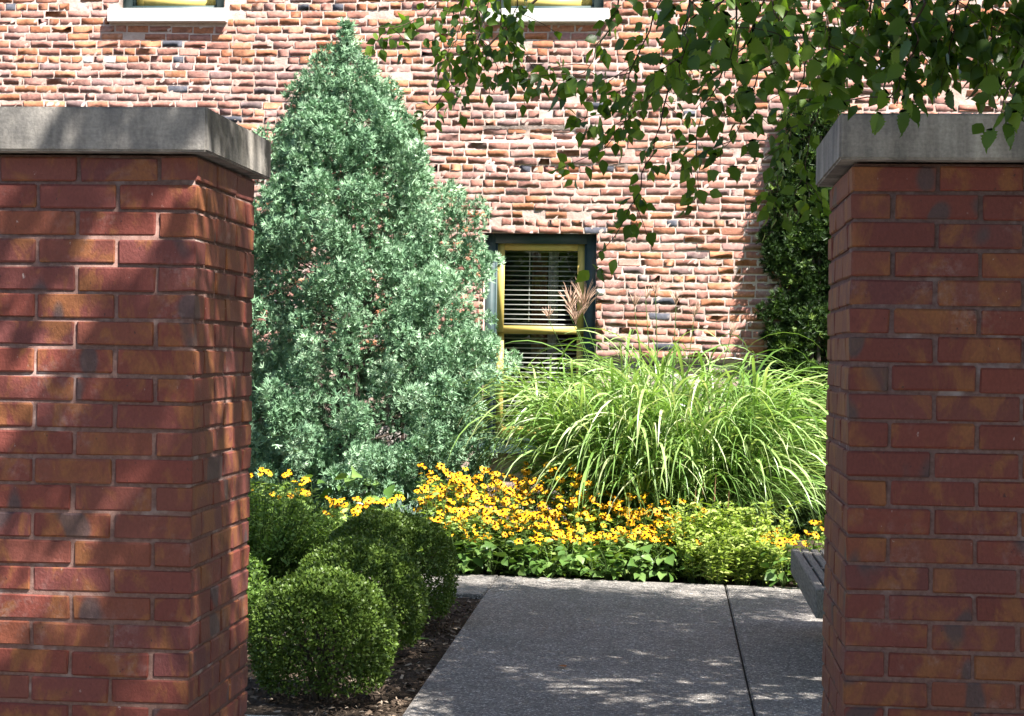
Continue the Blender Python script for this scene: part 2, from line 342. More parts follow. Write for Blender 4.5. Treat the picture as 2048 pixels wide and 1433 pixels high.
walk = empty('walkway', (0, 5, 0)); tag(walk, kind='structure')
def slab(pts, z0=-0.10, z1=0.0):
    b = bmesh.new(); vs = [b.verts.new((x, y, z0)) for x, y in pts]; f = b.faces.new(vs)
    r = bmesh.ops.extrude_face_region(b, geom=[f]); 
    bmesh.ops.translate(b, vec=(0, 0, z1-z0), verts=[e for e in r['geom'] if isinstance(e, bmesh.types.BMVert)])
    bmesh.ops.recalc_face_normals(b, faces=b.faces)
    ed = [e for e in b.edges if all(v.co.z > z1-0.001 for v in e.verts)]
    bmesh.ops.bevel(b, geom=ed, offset=0.006, segments=2, affect='EDGES')
    me = bpy.data.meshes.new('slab'); b.to_mesh(me); b.free(); me.materials.append(M['aggregate'])
    o = link('slab', me, walk); o.matrix_parent_inverse = Matrix.Translation((0, -5, 0)); return o
slab([(-1.095, 5.30), (0.374, 5.30), (0.374, 11.96), (-1.178, 12.13), (-1.178, 11.17)])
slab([(0.384, 5.30), (3.4, 5.30), (3.4, 11.80), (0.384, 11.955)])
slab([(-6.5, 11.14), (-1.182, 11.14), (-1.182, 12.13), (-6.5, 12.3)], z1=0.002)
slab([(-7, -3.0), (6, -3.0), (6, 5.29), (-7, 5.29)])
b = MB(); b.box(0.374, 0.384, 5.3, 11.9, -0.09, -0.012); jo = b.obj('joint_filler', M['joint_dark'], walk); jo.matrix_parent_inverse = Matrix.Translation((0, -5, 0))
b = MB(); b.box(-6.5, -1.15, 7.02, 7.21, -0.12, 0.015); tag(b.obj('kerb', M['kerb_concrete']), kind='structure')

# mulch chips in the strip beside the path
n = 9000
P = np.stack([rng.uniform(-3.6, -1.11, n), rng.uniform(7.28, 11.12, n), rng.uniform(-0.035, -0.012, n)], 1)
keep = P[:, 0] < -1.125 - 0.055*(P[:, 1]-7.36)/3.8; P = P[keep]; n = len(P)
ax = rng.normal(0, 1, (n, 3)); ax[:, 2] *= 0.35; nr = rng.normal(0, 0.45, (n, 3)); nr[:, 2] += 1
tV = np.array([(-.5, -1, 0), (.5, -.9, .1), (.45, 1, 0), (-.4, .9, .12), (0, 0, .35)]); tF = [(0, 1, 4), (1, 2, 4), (2, 3, 4), (3, 0, 4)]
V, F = scatter(tV, tF, frames(ax, nr, rng.uniform(0.006, 0.02, n), rng.uniform(0.4, 1.0, n)), P)
tag(link('mulch', mesh('mulch', V, F, M['mulch'], tint=np.repeat(rng.random(n), 4))), kind='stuff')

# ------------------------------------------------------------------ brick building
WY = 15.5
bld = empty('brick_building', (-1.5, WY, 0), 'old brick building with weathered red brickwork and yellow framed windows', 'building')
BINV = Matrix.Translation((1.5, -WY, 0))
def bpart(o, par=None):
    if par is None: o.parent = bld; o.matrix_parent_inverse = BINV
    else: o.parent = par
    return o
openings = [(-1.68, -0.692, 0.74, 2.618), (-5.046, -4.088, 4.615, 6.35), (-1.63, -0.66, 4.605, 6.34)]
sills = [(-5.138, -4.048, 4.49, 4.611), (-1.72, -0.607, 4.481, 4.601)]
X0, X1, Z0, Z1, CH = -8.6, 5.2, 1.52, 6.6, 0.0685
uu = np.array([0, .04, .5, .96, 1]); vv = np.array([0, .055, .945, 1])
IJ = np.array([(j*5+i, j*5+i+1, (j+1)*5+i+1, (j+1)*5+i) for j in range(3) for i in range(4)])
ringi = [0, 1, 2, 3, 4, 9, 14, 19, 18, 17, 16, 15, 10, 5]
RF = np.array([(ringi[k], 20+k, 20+(k+1) % 14, ringi[(k+1) % 14]) for k in range(14)])
BF = np.concatenate([IJ, RF])
def rough_block(x0, x1, z0, z1, proud, depth=0.11, wear=1.0, r=rng):
    X, Z = np.meshgrid(uu, vv); X = X.ravel(); Z = Z.ravel()
    edge = (X == 0) | (X == 1) | (Z == 0) | (Z == 1); corner = ((X == 0) | (X == 1)) & ((Z == 0) | (Z == 1))
    x = x0 + X*(x1-x0); z = z0 + Z*(z1-z0); cx, cz = (x0+x1)/2, (z0+z1)/2
    y = WY - proud + r.normal(0, 0.0006*wear, 20) + (x-cx)*r.normal(0, 0.008)*wear + (z-cz)*r.normal(0, 0.022)*wear
    y = y + edge*np.abs(r.normal(0.0009, 0.0014*wear, 20)) + corner*np.abs(r.normal(0.001, 0.0035*wear, 20))
    inset = np.abs(r.normal(0.0018, 0.0022*wear, 20)) + corner*np.abs(r.normal(0.001, 0.003*wear, 20))
    x = x + np.where(X == 0, inset, 0) - np.where(X == 1, inset, 0) + np.where(edge, 0, r.normal(0, .002, 20))
    z = z + np.where(Z == 0, inset, 0) - np.where(Z == 1, inset, 0)
    z = z + edge*r.normal(0, 0.0017*wear, 20)
    V = np.stack([x, y, z], 1); B = V[ringi].copy(); B[:, 1] = WY + depth
    return np.concatenate([V, B])
def recess(x, z):
    # stretches of wall where the face has been cut back under a projecting course
    for (a, b_, c_, d_, k_) in ((-1.75, -.72, 3.44, 3.545, .024), (-1.5, -.45, 3.135, 3.235, .020), (-.35, .5, 3.27, 3.37, .016), (-3.4, -2.9, 3.95, 4.05, .014)):
        if a < x < b_ and c_ < z < d_: return k_*(.75+.25*math.sin(x*11))
    return 0.0
bricks = []
zc = Z0; ci = 0
def wavy(x, z): return 0.007*math.sin(x*1.3+z*2.1) + 0.0045*math.sin(x*4.1+z*5) + rng.normal(0, .0012)
while zc < Z1:
    header = ci % 7 == 3
    x = X0 + rng.uniform(-0.2, 0); cproud = rng.normal(0, 0.0013)
    while x < X1:
        L = (0.105 if header else 0.205) * rng.uniform(0.93, 1.06)
        if not header and rng.random() < 0.10: L *= 0.52
        segs = [(x, x+L)]
        for (a, b_, c_, d_) in openings + sills:
            if zc+CH-0.012 > c_ and zc+0.006 < d_:
                ns = []
                for (p, q) in segs:
                    if q <= a or p >= b_: ns.append((p, q))
                    else:
                        if p < a-0.03: ns.append((p, a-0.001))
                        if q > b_+0.03: ns.append((b_+0.001, q))
                segs = ns
        for (p, q) in segs:
            jx = 0.0046*rng.uniform(0.6, 1.5); dz = wavy((p+q)/2, zc)*(0 if abs(zc-2.6) < .06 else 1)
            z0 = zc + dz + rng.uniform(0.0036, 0.0080); z1 = zc + dz + CH - rng.uniform(0.0036, 0.0080)
            cx = (p+q)/2
            ero = 0.0034 - recess(cx, zc+CH/2) + 0.0025*math.sin(cx*2.3+zc*7.7)*math.sin(zc*3.1+cx*1.1)
            if rng.random() < 0.025: ero -= 0.013
            if rng.random() < 0.05: ero += 0.006
            tone = 0.42 + 0.19*rng.normal() + 0.05*math.sin(cx*1.7)*math.sin(zc*2.9)
            if zc > 4.1: tone -= 0.16
            if cx > -.6 and zc < 2.45: tone -= 0.07*math.sin(cx*3)
            tone = min(max(tone, 0.0), 0.90)
            if rng.random() < 0.018: tone = 0.965
            bricks.append([p+jx, q-jx, z0, z1, cproud+ero, tone])
        x += L
    zc += CH; ci += 1
# a few pale bricks the photo shows
for (px, pz) in ((-5.36, 4.14), (-5.13, 4.14), (-0.62, 2.13)):
    k = min(range(len(bricks)), key=lambda i: (bricks[i][0]/2+bricks[i][1]/2-px)**2 + (bricks[i][2]/2+bricks[i][3]/2-pz)**2)
    bricks[k][5] = 0.985
def shows(b):
    cx, cz = (b[0]+b[1])/2, (b[2]+b[3])/2
    return (-6.0 < cx < -3.1 and 3.78 < cz < 4.68) or (-1.75 < cx < 0.82 and 1.6 < cz < 4.65)
cand = sorted([i for i, b in enumerate(bricks) if shows(b)], key=lambda i: -(bricks[i][1]-bricks[i][0])*(bricks[i][3]-bricks[i][2]))
single = set(cand[:300])
VV, FF, TT = [], [], []; nv = 0
for i, b_ in enumerate(bricks):
    wear = 1.8 if rng.random() < 0.25 else 1.0
    V = rough_block(*b_[:5], wear=wear)
    if i in single:
        c = np.array([(b_[0]+b_[1])/2, WY, (b_[2]+b_[3])/2])
        me = mesh('brick', V-c, BF, M['old_brick'], tint=np.full(len(BF), b_[5]))
        bpart(link('brick', me, loc=tuple(c)))
    else:
        VV.append(V); FF.append(BF+nv); TT.append(np.full(len(BF), b_[5])); nv += len(V)
o = bpart(link('brickwork', mesh('brickwork', np.concatenate(VV), np.concatenate(FF), M['old_brick'], tint=np.concatenate(TT)))); tag(o, kind='stuff')

# mortar bed behind the bricks: a lumpy sheet, squeezed out here and there
cell = 0.027
mx = np.arange(X0-0.2, X1+0.2, cell); mz = np.arange(0.0, Z1+0.1, cell)
MX, MZ = np.meshgrid(mx, mz)
low = np.sin(MX*2.3+MZ*7.7)*np.sin(MZ*3.1+MX*1.1)
MY = WY + 0.0006 + np.vectorize(recess)(MX, MZ) - 0.0025*low + rng.normal(0, 0.0017, MX.shape) - 0.009*(rng.random(MX.shape) < 0.022)
MY = np.where(MZ < Z0-0.01, WY+0.075 + rng.normal(0, .004, MX.shape), MY)
Vm = np.stack([MX.ravel(), MY.ravel(), MZ.ravel()], 1); nx = len(mx); nz = len(mz)
I = (np.arange(nz-1)[:, None]*nx + np.arange(nx-1)[None]).ravel()
cxm = Vm[I, 0]+cell/2; czm = Vm[I, 2]+cell/2
ok = np.ones(len(I), bool)
for (a, b_, c_, d_) in openings: ok &= ~((cxm > a-0.012) & (cxm < b_+0.012) & (czm > c_-0.012) & (czm < d_+0.012))
I = I[ok]
bpart(link('mortar', mesh('mortar', Vm, np.stack([I, I+1, I+nx+1, I+nx], 1), M['old_mortar'], smooth=True)))
# foundation stones under the brick ledge
zc = -0.05
while zc < 1.46:
    hgt = rng.uniform(0.19, 0.27); hgt = min(hgt, 1.49-zc); x = -8.5 + rng.uniform(-.2, 0)
    if hgt < .06: break
    while x < 5.0:
        L = rng.uniform(0.24, 0.46)
        if not (x+L > -1.70 and x < -0.67 and zc+hgt > .66):
            V = rough_block(x+.01, x+L-.01, zc+.01, zc+hgt-.01, -0.045+rng.normal(0, .012), 0.12, 3.2)
            c = np.array([x+L/2, WY+.05, zc+hgt/2])
            bpart(link('stone', mesh('stone', V-c, BF, M['stone'], tint=np.full(len(BF), rng.random()), smooth=True), loc=tuple(c)))
        x += L
    zc += hgt
# building mass behind the wall face (closed box with window bays left open behind the panes)
b = MB()
b.box(X0-.2, X1+.2, WY+2.4, WY+9, 0, Z1+.1); b.box(X0-.2, X0-.05, WY+.02, WY+2.4, 0, Z1+.1); b.box(X1+.05, X1+.2, WY+.02, WY+2.4, 0, Z1+.1)
b.box(X0-.25, X1+.25, WY-.05, WY+9, Z1+.1, Z1+.3)
bpart(b.obj('wall_core', M['old_mortar']))

def make_window(x0, x1, z0, z1, blinds=True, sill=None):
    b = MB(); cw = 0.085; ya, yb = WY+0.095, WY+0.20
    b.box(x0, x0+cw, ya, yb, z0, z1); b.box(x1-cw, x1, ya, yb, z0, z1); b.box(x0+cw, x1-cw, ya, yb, z1-cw, z1); b.box(x0+cw, x1-cw, ya+.002, yb, z0, z0+.05)
    b.box(x0+cw, x0+cw+.018, ya+.022, yb, z0+.05, z1-cw); b.box(x1-cw-.018, x1-cw, ya+.022, yb, z0+.05, z1-cw)
    win = bpart(b.obj('window', M['teal_paint']))
    # brick reveal lined with mortar at jambs
    rv = MB(); rv.box(x0-.012, x0-.003, WY+.012, yb, z0, z1+.01); rv.box(x1+.003, x1+.012, WY+.012, yb, z0, z1+.01); rv.box(x0-.012, x1+.012, WY+.012, yb, z1+.004, z1+.02)
    bpart(rv.obj('reveal', M['old_mortar']))
    def kid(o): o.parent = win; return o
    a0, a1 = x0+cw+.018, x1-cw-.018; st = 0.062; zm = (z0+z1)/2 if z0 > 3 else 1.755
    for (lo, hi, y0, bot, top) in ((zm-.02, z1-cw, WY+.135, .062, .06), (z0+.05, zm+.02, WY+.172, .10, .05)):
        f = MB(); y1 = y0+.034
        f.box(a0, a0+st, y0, y1, lo, hi); f.box(a1-st, a1, y0, y1, lo, hi); f.box(a0+st, a1-st, y0+.002, y1, lo, lo+bot); f.box(a0+st, a1-st, y0+.002, y1, hi-top, hi)
        kid(f.obj('sash', M['yellow_paint']))
        p = MB(); p.add([(a0+st-.005, y0+.02, lo+bot-.005), (a1-st+.005, y0+.02, lo+bot-.005), (a1-st+.005, y0+.02, hi-top+.005), (a0+st-.005, y0+.02, hi-top+.005)], [(0, 1, 2, 3)])
        kid(p.obj('pane', M['glass']))
    if blinds:
        pitch = 0.0435; k = int((z1-z0-.2)/pitch)
        me = None
        for i in range(k):
            if me is None:
                s = MB(); hw = (a1-a0)/2-.012
                for q in range(3):
                    y0, y1 = -.024+.016*q, -.024+.016*(q+1); c0, c1 = 0.004*(1-(y0/.024)**2), 0.004*(1-(y1/.024)**2)
                    s.add([(-hw, y0, c0), (hw, y0, c0), (hw, y1, c1), (-hw, y1, c1), (-hw, y0, c0-.0025), (hw, y0, c0-.0025), (hw, y1, c1-.0025), (-hw, y1, c1-.0025)],
                          [(0, 1, 2, 3), (7, 6, 5, 4), (0, 4, 5, 1), (1, 5, 6, 2), (2, 6, 7, 3), (3, 7, 4, 0)])
                me = s.mesh('slat', M['slat_white'])
            sl_ = kid(link('slat', me, loc=((a0+a1)/2 + random.uniform(-.002, .002), WY+.245, z1-cw-.02-i*pitch))); sl_.rotation_euler.x = rad(11+random.uniform(-2, 2)); sl_.rotation_euler.y = random.uniform(-.003, .003)
        c = MB(); c.tube([((a0+a1)/2-.11, WY+.235, z1-cw-.02), ((a0+a1)/2-.11, WY+.235, z1-.78)], .004, 5); kid(c.obj('wand', M['slat_white']))
        for (m_, xa, xb) in (('reflection_red', -0.10, 0.04), ('reflection_pale', 0.05, 0.14)):  # wavy sheets behind the blinds, added to stand in for reflections in the pane
            c = MB(); t = np.linspace(xa, xb, 12) + (a0+a1)/2; y = WY+.40+.02*np.sin(np.arange(12)*1.9)
            V = np.concatenate([np.stack([t, y, np.full(12, z0+.1)], 1), np.stack([t, y, np.full(12, z1-.05)], 1)])
            c.add(V, [(i, i+1, 13+i, 12+i) for i in range(11)]); kid(c.obj('reflection_strip', M[m_]))
    r = MB(); rx0, rx1, ry0, ry1, rz0, rz1 = x0-.25, x1+.25, yb+.001, WY+2.3, z0-.1, z1+.15
    V = [(x, y, z) for z in (rz0, rz1) for y in (ry0, ry1) for x in (rx0, rx1)]
    r.add(V, [(0, 1, 3, 2), (4, 6, 7, 5), (2, 3, 7, 6), (0, 2, 6, 4), (1, 5, 7, 3)]); kid(r.obj('room', M['room_dark']))
    if sill:
        me = bevel_box('sill', sill[1]-sill[0], 0.20, sill[3]-sill[2], 0.006, M['sill_stone'] if z0 > 3 else M['teal_paint'], 2)
        kid(link('sill', me, loc=((sill[0]+sill[1])/2, WY+.02, (sill[2]+sill[3])/2)))
    return win
make_window(*openings[0], sill=(-1.70, -.67, .66, .735))
make_window(*openings[1], sill=sills[0]); make_window(*openings[2], sill=sills[1])

# ------------------------------------------------------------------ gate piers
PB = [bevel_box('brick_shape', 0.1935, 0.092, 0.0585, 0.0036, M['pier_brick'], 1, 0.0016, s) for s in range(6)]
HB = 0.2032; CZ = 0.0677
def make_pier(xin, side, zb1, odd_header, label):
    """xin: face towards the path; side=+1 when the pier lies on the +x side. y 4.2 .. 4.81"""
    p = empty('brick_pier', (xin+side*0.405, 4.505, 0), label, 'pier')
    W_, D_ = 4*HB-0.01, 3*HB-0.01
    rest = MB(); inv = Matrix.Translation((-(xin+side*0.405), -4.505, 0))
    def put(cx, cy, cz, rz, keep):
        me = random.choice(PB)
        M_ = Matrix.Translation((cx+random.gauss(0, .0008), cy+random.gauss(0, .0012), cz+random.gauss(0, .0009))) @ Matrix.Rotation(rz+random.choice((0, math.pi))+random.gauss(0, .004), 4, 'Z') @ Matrix.Rotation(random.choice((0, math.pi))+random.gauss(0, .004), 4, 'X')
        if keep:
            o = link('brick', me, p); o.matrix_parent_inverse = inv; o.matrix_basis = M_
        else:
            me2 = np.zeros(len(me.vertices)*3); me.vertices.foreach_get('co', me2); V = me2.reshape(-1, 3) @ np.array(M_.to_3x3()).T + np.array(M_.translation)
            for f in me.polygons: pass
            rest_add(V, me)
    RV, RT = [], []
    def rest_add(V, me):
        base = sum(len(v) for v in RV)
        me.calc_loop_triangles()
        RV.append(V); RT.append(np.array([t.vertices[:] for t in me.loop_triangles])+base)
    k = 0
    while True:
        zb = zb1 - CZ*k; zc_ = zb + 0.0045 + 0.029
        if zb < -0.08: break
        hdr = ((k % 2 == 0) == odd_header)
        xs = lambda d: xin + side*d
        y0, y1 = 4.2, 4.2+D_
        if not hdr:       # stretchers along the front and back, two on each side between
            for i in range(4):
                put(xs(.0967+i*HB), y0+.046, zc_, 0, True); put(xs(.0967+i*HB), y1-.046, zc_, 0, i == 0)
            for i in range(2):
                put(xs(.046), y0+.1016+.0967+i*HB, zc_, math.pi/2, True); put(xs(W_-.046), y0+.1016+.0967+i*HB, zc_, math.pi/2, False)
        else:             # stretchers along the sides, three on front and back between
            for i in range(3):
                put(xs(.046), y0+.0967+i*HB, zc_, math.pi/2, True); put(xs(W_-.046), y0+.0967+i*HB, zc_, math.pi/2, i == 0)
                put(xs(.1016+.0967+i*HB), y0+.046, zc_, 0, True); put(xs(.1016+.0967+i*HB), y1-.046, zc_, 0, False)
        k += 1
    me = mesh('brickwork', np.concatenate(RV), np.concatenate(RT), M['pier_brick'])
    o = link('brickwork', me, p); o.matrix_parent_inverse = inv; tag(o, kind='stuff')
    top = zb1 + CZ - 0.001
    b = MB(); e = 0.0055; xa, xb = sorted((xin+side*e, xin+side*(W_-e)))
    b.box(xa, xb, 4.2+e, 4.2+D_-e, -0.06, top); o = b.obj('mortar', M['pier_mortar'], p); o.matrix_parent_inverse = inv
    b = bmesh.new(); bmesh.ops.create_cube(b, size=1); bmesh.ops.scale(b, vec=(W_+.07, D_+.085, .108), verts=b.verts)
    bmesh.ops.bevel(b, geom=list(b.edges), offset=.0045, segments=2, affect='EDGES')
    me = bpy.data.meshes.new('capstone'); b.to_mesh(me); b.free(); me.materials.append(M['cap_stone'])
    o = link('capstone', me, p); o.matrix_parent_inverse = inv; o.location = (xin+side*W_/2, 4.2+D_/2, top+.0055+.054)
    return p
make_pier(-1.168, -1, 1.955, True, 'sun dappled red brick gate pier beside the clipped boxwood balls')
make_pier(0.417, 1, 1.945, False, 'shaded dark red brick gate pier with birch leaves over its capstone')

# ------------------------------------------------------------------ bench
bn = empty('bench', (0.97, 9.3, 0), 'weathered grey slatted wooden bench with no back behind the shaded pier', 'bench')
binv = Matrix.Translation((-0.97, -9.3, 0))
def bch(o): o.parent = bn; o.matrix_parent_inverse = binv; return o
me_s = bevel_box('slat', 0.040, 1.765, 0.06, 0.004, M['bench_wood'], 1)
for i in range(1, 10): bch(link('slat', me_s, loc=(0.698+0.024+i*0.0535, 9.32, 0.418)))
bch(link('front_board', bevel_box('front_board', 0.046, 1.77, 0.14, 0.005, M['bench_wood'], 1), loc=(0.698+.023, 9.32, 0.378)))
bch(link('rear_board', bevel_box('rear_board', 0.046, 1.77, 0.14, 0.005, M['bench_wood'], 1), loc=(1.282, 9.32, 0.378)))
for y in (8.56, 9.32, 10.06):
    for i in range(10): bch(link('spacer', bpy.data.meshes.get('spacer_block') or bevel_box('spacer_block', 0.0120, 0.05, 0.056, 0.001, M['bench_wood'], 1), loc=(0.749+i*0.0535, y, 0.417)))
for y in (8.47, 10.17): bch(link('end_board', bpy.data.meshes.get('end_board') or bevel_box('end_board', 0.534, 0.04, 0.078, 0.003, M['bench_dark'], 1), loc=(1.0015, y, 0.347)))
for y in (9.05, 9.85):
    for x in (1.02, 1.21):
        bch(link('leg', bpy.data.meshes.get('leg') or bevel_box('leg', 0.06, 0.06, 0.386, 0.004, M['bench_dark'], 1), loc=(x, y, 0.193)))

# ------------------------------------------------------------------ foliage templates
TUFT, TUFT_F = [], []
for i in range(9):
    a = i*2.4; t = 0.15+0.62*((i*0.37) % 1); d = np.array([math.sin(t*1.7)*math.cos(a), math.cos(t*1.7), math.sin(t*1.7)*math.sin(a)])
    sd = np.cross(d, [0.3, 0.2, 0.9]); sd = sd/np.linalg.norm(sd); l = 0.6+0.6*((i*0.61) % 1); o_ = np.array([0, 0.35*((i*.77) % 1), 0])
    TUFT += [o_ - sd*0.07, o_ + sd*0.07, o_ + d*l*0.7 + sd*0.11, o_ + d*l]
    TUFT_F += [(4*i, 4*i+1, 4*i+2), (4*i, 4*i+2, 4*i+3)]
TUFT = np.array(TUFT)
LEAF = np.array([(0, 0, 0), (-.24, .33, .07), (0, .38, 0), (.24, .33, .07), (-.17, .72, .03), (0, .74, -.03), (.17, .72, .03), (0, 1, -.10)])
LEAF_F = np.array([(0, 2, 1), (0, 3, 2), (1, 2, 5), (1, 5, 4), (2, 3, 6), (2, 6, 5), (4, 5, 7), (5, 6, 7)])
SMALL = np.array([(0, 0, 0), (-.30, .5, .10), (.30, .5, .10), (0, 1, 0)]); SMALL_F = np.array([(0, 2, 1), (1, 2, 3)])

def lobed(zs, rs, centre, n_lumps, lump_r, lump_l, per, up, size, inner=0.25, flat=1.0, nseed=0, rough=0.0):
    """tufts spread through lumps that follow a radius profile; returns P, axis, tint"""
    r = np.random.default_rng(nseed)
    zz = np.linspace(zs[0], zs[-1], 400); ww = np.interp(zz, zs, rs)+0.06; cdf = np.cumsum(ww)/ww.sum()
    Ps, As, Ts = [], [], []
    for i in range(n_lumps):
        z = np.interp(r.random(), cdf, zz); az = r.uniform(0, 2*np.pi); R_ = np.interp(z, zs, rs)*(1+rough*(math.sin(az*5+z*4.3+nseed)*math.sin(z*6.5+az*2)+.5*math.sin(az*9-z*8)))
        inn = r.random() < inner
        rr = R_*(r.uniform(.35, .75) if inn else r.uniform(.76, 1.06)); 
        out = np.array([math.cos(az), math.sin(az), 0]); axis = unit(out*1.0 + np.array([0, 0, up]) + r.normal(0, .25, 3))
        tip = np.array([centre[0]+out[0]*rr, centre[1]+out[1]*rr*flat, z]); L = lump_l*r.uniform(.7, 1.3); lr = lump_r*r.uniform(.65, 1.35)
        k = max(8, int(per*(lr/lump_r)**1.5)); t = r.random(k)**0.7
        prof = np.sqrt(np.clip(1-((t-0.45)/0.58)**2, 0.02, 1))
        d = unit(r.normal(0, 1, (k, 3))); d = d - axis*(d@axis)[:, None]; d = unit(d)
        rad_ = lr*prof*r.random(k)**0.4
        P = tip + axis*((t-0.95)*L)[:, None] + d*rad_[:, None]
        A = unit(axis*0.8 + d*0.8 + r.normal(0, .4, (k, 3)) + np.array([0, 0, .25]))
        Ps.append(P); As.append(A); Ts.append(np.clip(0.52+r.normal(0, .17, k) + r.normal(0, .12), 0, 1))
    return np.concatenate(Ps), np.concatenate(As), np.concatenate(Ts)

# ------------------------------------------------------------------ juniper
ju = empty('juniper_tree', (-2.6, 14.0, 0), 'tall blue-green conical juniper growing against the brick wall', 'tree')
def at(o, root):
    o.parent = root; o.matrix_parent_inverse = Matrix.Translation(-Vector(root.location)); return o
zs = [0.05, .25, .5, .9, 1.5, 2.2, 2.8, 3.3, 3.6, 3.9, 4.12]; rs = [.55, .82, 1.02, 1.16, 1.14, 1.03, .90, .69, .47, .27, .05]
P, A, T = lobed(zs, rs, (-2.6, 14.0), 580, .102, .34, 64, 1.0, .05, .08, .95, 5, .20)
r = np.random.default_rng(6); k = 11000; z = r.uniform(.1, 3.7, k); a = r.uniform(0, 2*np.pi, k); q = np.interp(z, zs, rs)*np.sqrt(r.uniform(.15, .68, k))
P = np.concatenate([P, np.stack([-2.6+q*np.cos(a), 14+q*np.sin(a)*.95, z], 1)]); A = np.concatenate([A, unit(np.stack([np.cos(a), np.sin(a), np.full(k, .9)], 1)+r.normal(0, .5, (k, 3)))]); T = np.concatenate([T, np.clip(.5+r.normal(0, .2, k), 0, 1)])
k = 260; z = r.uniform(3.85, 4.2, k); P = np.concatenate([P, np.stack([-2.6+r.normal(0, .16, k)*(4.32-z), 14+r.normal(0, .16, k)*(4.32-z), z], 1)]); A = np.concatenate([A, unit(r.normal(0, .5, (k, 3))+[0, 0, 1])]); T = np.concatenate([T, r.random(k)])
P[:, 0] += -0.07*np.clip((P[:, 2]-2.0)/2.1, 0, 1.05)
V, F = scatter(TUFT, TUFT_F, frames(A, rng.normal(0, .8, A.shape)+[.25, -.5, .7], rng.uniform(.034, .060, len(P))), P)
at(link('crown', mesh('crown', V, F, M['juniper'], tint=np.repeat(T, len(TUFT_F)))), ju)
b = MB(); b.tube([(-2.6, 14, -.05), (-2.61, 14.02, 1.2), (-2.65, 14, 2.6), (-2.68, 14, 3.9)], [.11, .085, .05, .012], 8); at(b.obj('trunk', M['bark']), ju)
b = MB()
for i in range(70):
    z = random.uniform(.2, 3.4); az = random.uniform(0, 6.28); R_ = np.interp(z+.25, zs, rs)*.8
    b.tube([(-2.62, 14, z), (-2.62+math.cos(az)*R_*.4, 14+math.sin(az)*R_*.4, z+.10), (-2.62+math.cos(az)*R_*.8, 14+math.sin(az)*R_*.8, z+.28)], [.014, .008, .003], 4)
at(b.obj('limbs', M['bark']), ju)

# ------------------------------------------------------------------ yew
ye = empty('yew_shrub', (1.18, 15.41, 0), 'narrow dark green yew column against the wall behind the tall grass', 'shrub')
zs2 = [0.05, .4, 1.0, 1.8, 2.6, 3.3, 3.75, 3.95]; rs2 = [.34, .40, .43, .44, .41, .34, .2, .04]
P, A, T = lobed(zs2, rs2, (1.18, 15.41), 330, .090, .26, 72, 1.1, .05, .2, .25, 9)
V, F = scatter(TUFT, TUFT_F, frames(A, rng.normal(0, 1, A.shape), rng.uniform(.036, .058, len(P))), P)
at(link('foliage', mesh('foliage', V, F, M['yew'], tint=np.repeat(T, len(TUFT_F)))), ye)
b = MB()
for i in range(5):
    x, y = 1.18+random.uniform(-.12, .12), 15.41+random.uniform(-.03, .03); b.tube([(x, y, -.05), (x, y, 1.5), (x*.9+.118, y, 3.5)], [.03, .022, .006], 5)
at(b.obj('stem', M['bark']), ye)

# ------------------------------------------------------------------ clipped boxwood balls
def dome(cx, cy, rx, ry, h, n, seed, shell=.14):
    r = np.random.default_rng(seed)
    d = unit(r.normal(0, 1, (n, 3))); d[:, 2] = np.where(d[:, 2] < -.55, -d[:, 2], d[:, 2])
    k = 1 - shell*r.random(n)**1.3 + 0.022*np.sin(d[:, 0]*7+seed)*np.sin(d[:, 2]*6+seed) + 0.012*np.sin(d[:, 0]*21+d[:, 1]*17)
    k = k + np.where(r.random(n) < .04, r.uniform(0, .09, n), 0)
    pw = np.sign(d)*np.abs(d)**0.88; pw = pw/np.linalg.norm(pw, axis=1, keepdims=True)**0.8
    cz = h*.45
    P = np.stack([cx+pw[:, 0]*rx*k, cy+pw[:, 1]*ry*k, cz+pw[:, 2]*np.where(pw[:, 2] > 0, h-cz, cz*1.5)*k], 1)
    P = P[P[:, 2] > .0]; return P, unit(P-np.array([cx, cy, cz])), r
def boxwood(cx, cy, rx, ry, h, n, seed, label):
    root = empty('boxwood_shrub', (cx, cy, 0), label, 'shrub', 'clipped boxwood balls beside the path')
    P, D, r = dome(cx, cy, rx, ry, h, n, seed)
    k = len(P); A = unit(D + r.normal(0, .75, (k, 3)) + [0, 0, .25]); Nn = unit(D + r.normal(0, .6, (k, 3)))
    V, F = scatter(SMALL*[1.05, 1, 1], SMALL_F, frames(A, Nn, r.uniform(.013, .024, k)), P)
    at(link('foliage', mesh('foliage', V, F, M['boxwood'], tint=np.repeat(np.clip(r.normal(.45, .22, k), 0, 1), 2))), root)
    b = MB()
    for i in range(16):
        a = r.uniform(0, 6.28); b.tube([(cx+.03*math.cos(a), cy+.03*math.sin(a), -.05), (cx+rx*.4*math.cos(a), cy+ry*.4*math.sin(a), h*.4), (cx+rx*.75*math.cos(a), cy+ry*.75*math.sin(a), h*.7)], [.012, .008, .003], 4)
    at(b.obj('stem', M['bark']), root)
boxwood(-1.555, 7.80, .325, .31, .555, 30000, 1, 'nearest dark green boxwood ball, low against the left pier')
boxwood(-1.60, 8.92, .355, .34, .575, 28000, 2, 'middle boxwood ball with a sunlit patch on its crown')
boxwood(-1.61, 9.95, .40, .38, .625, 30000, 3, 'largest boxwood dome, the farthest along the path edge')

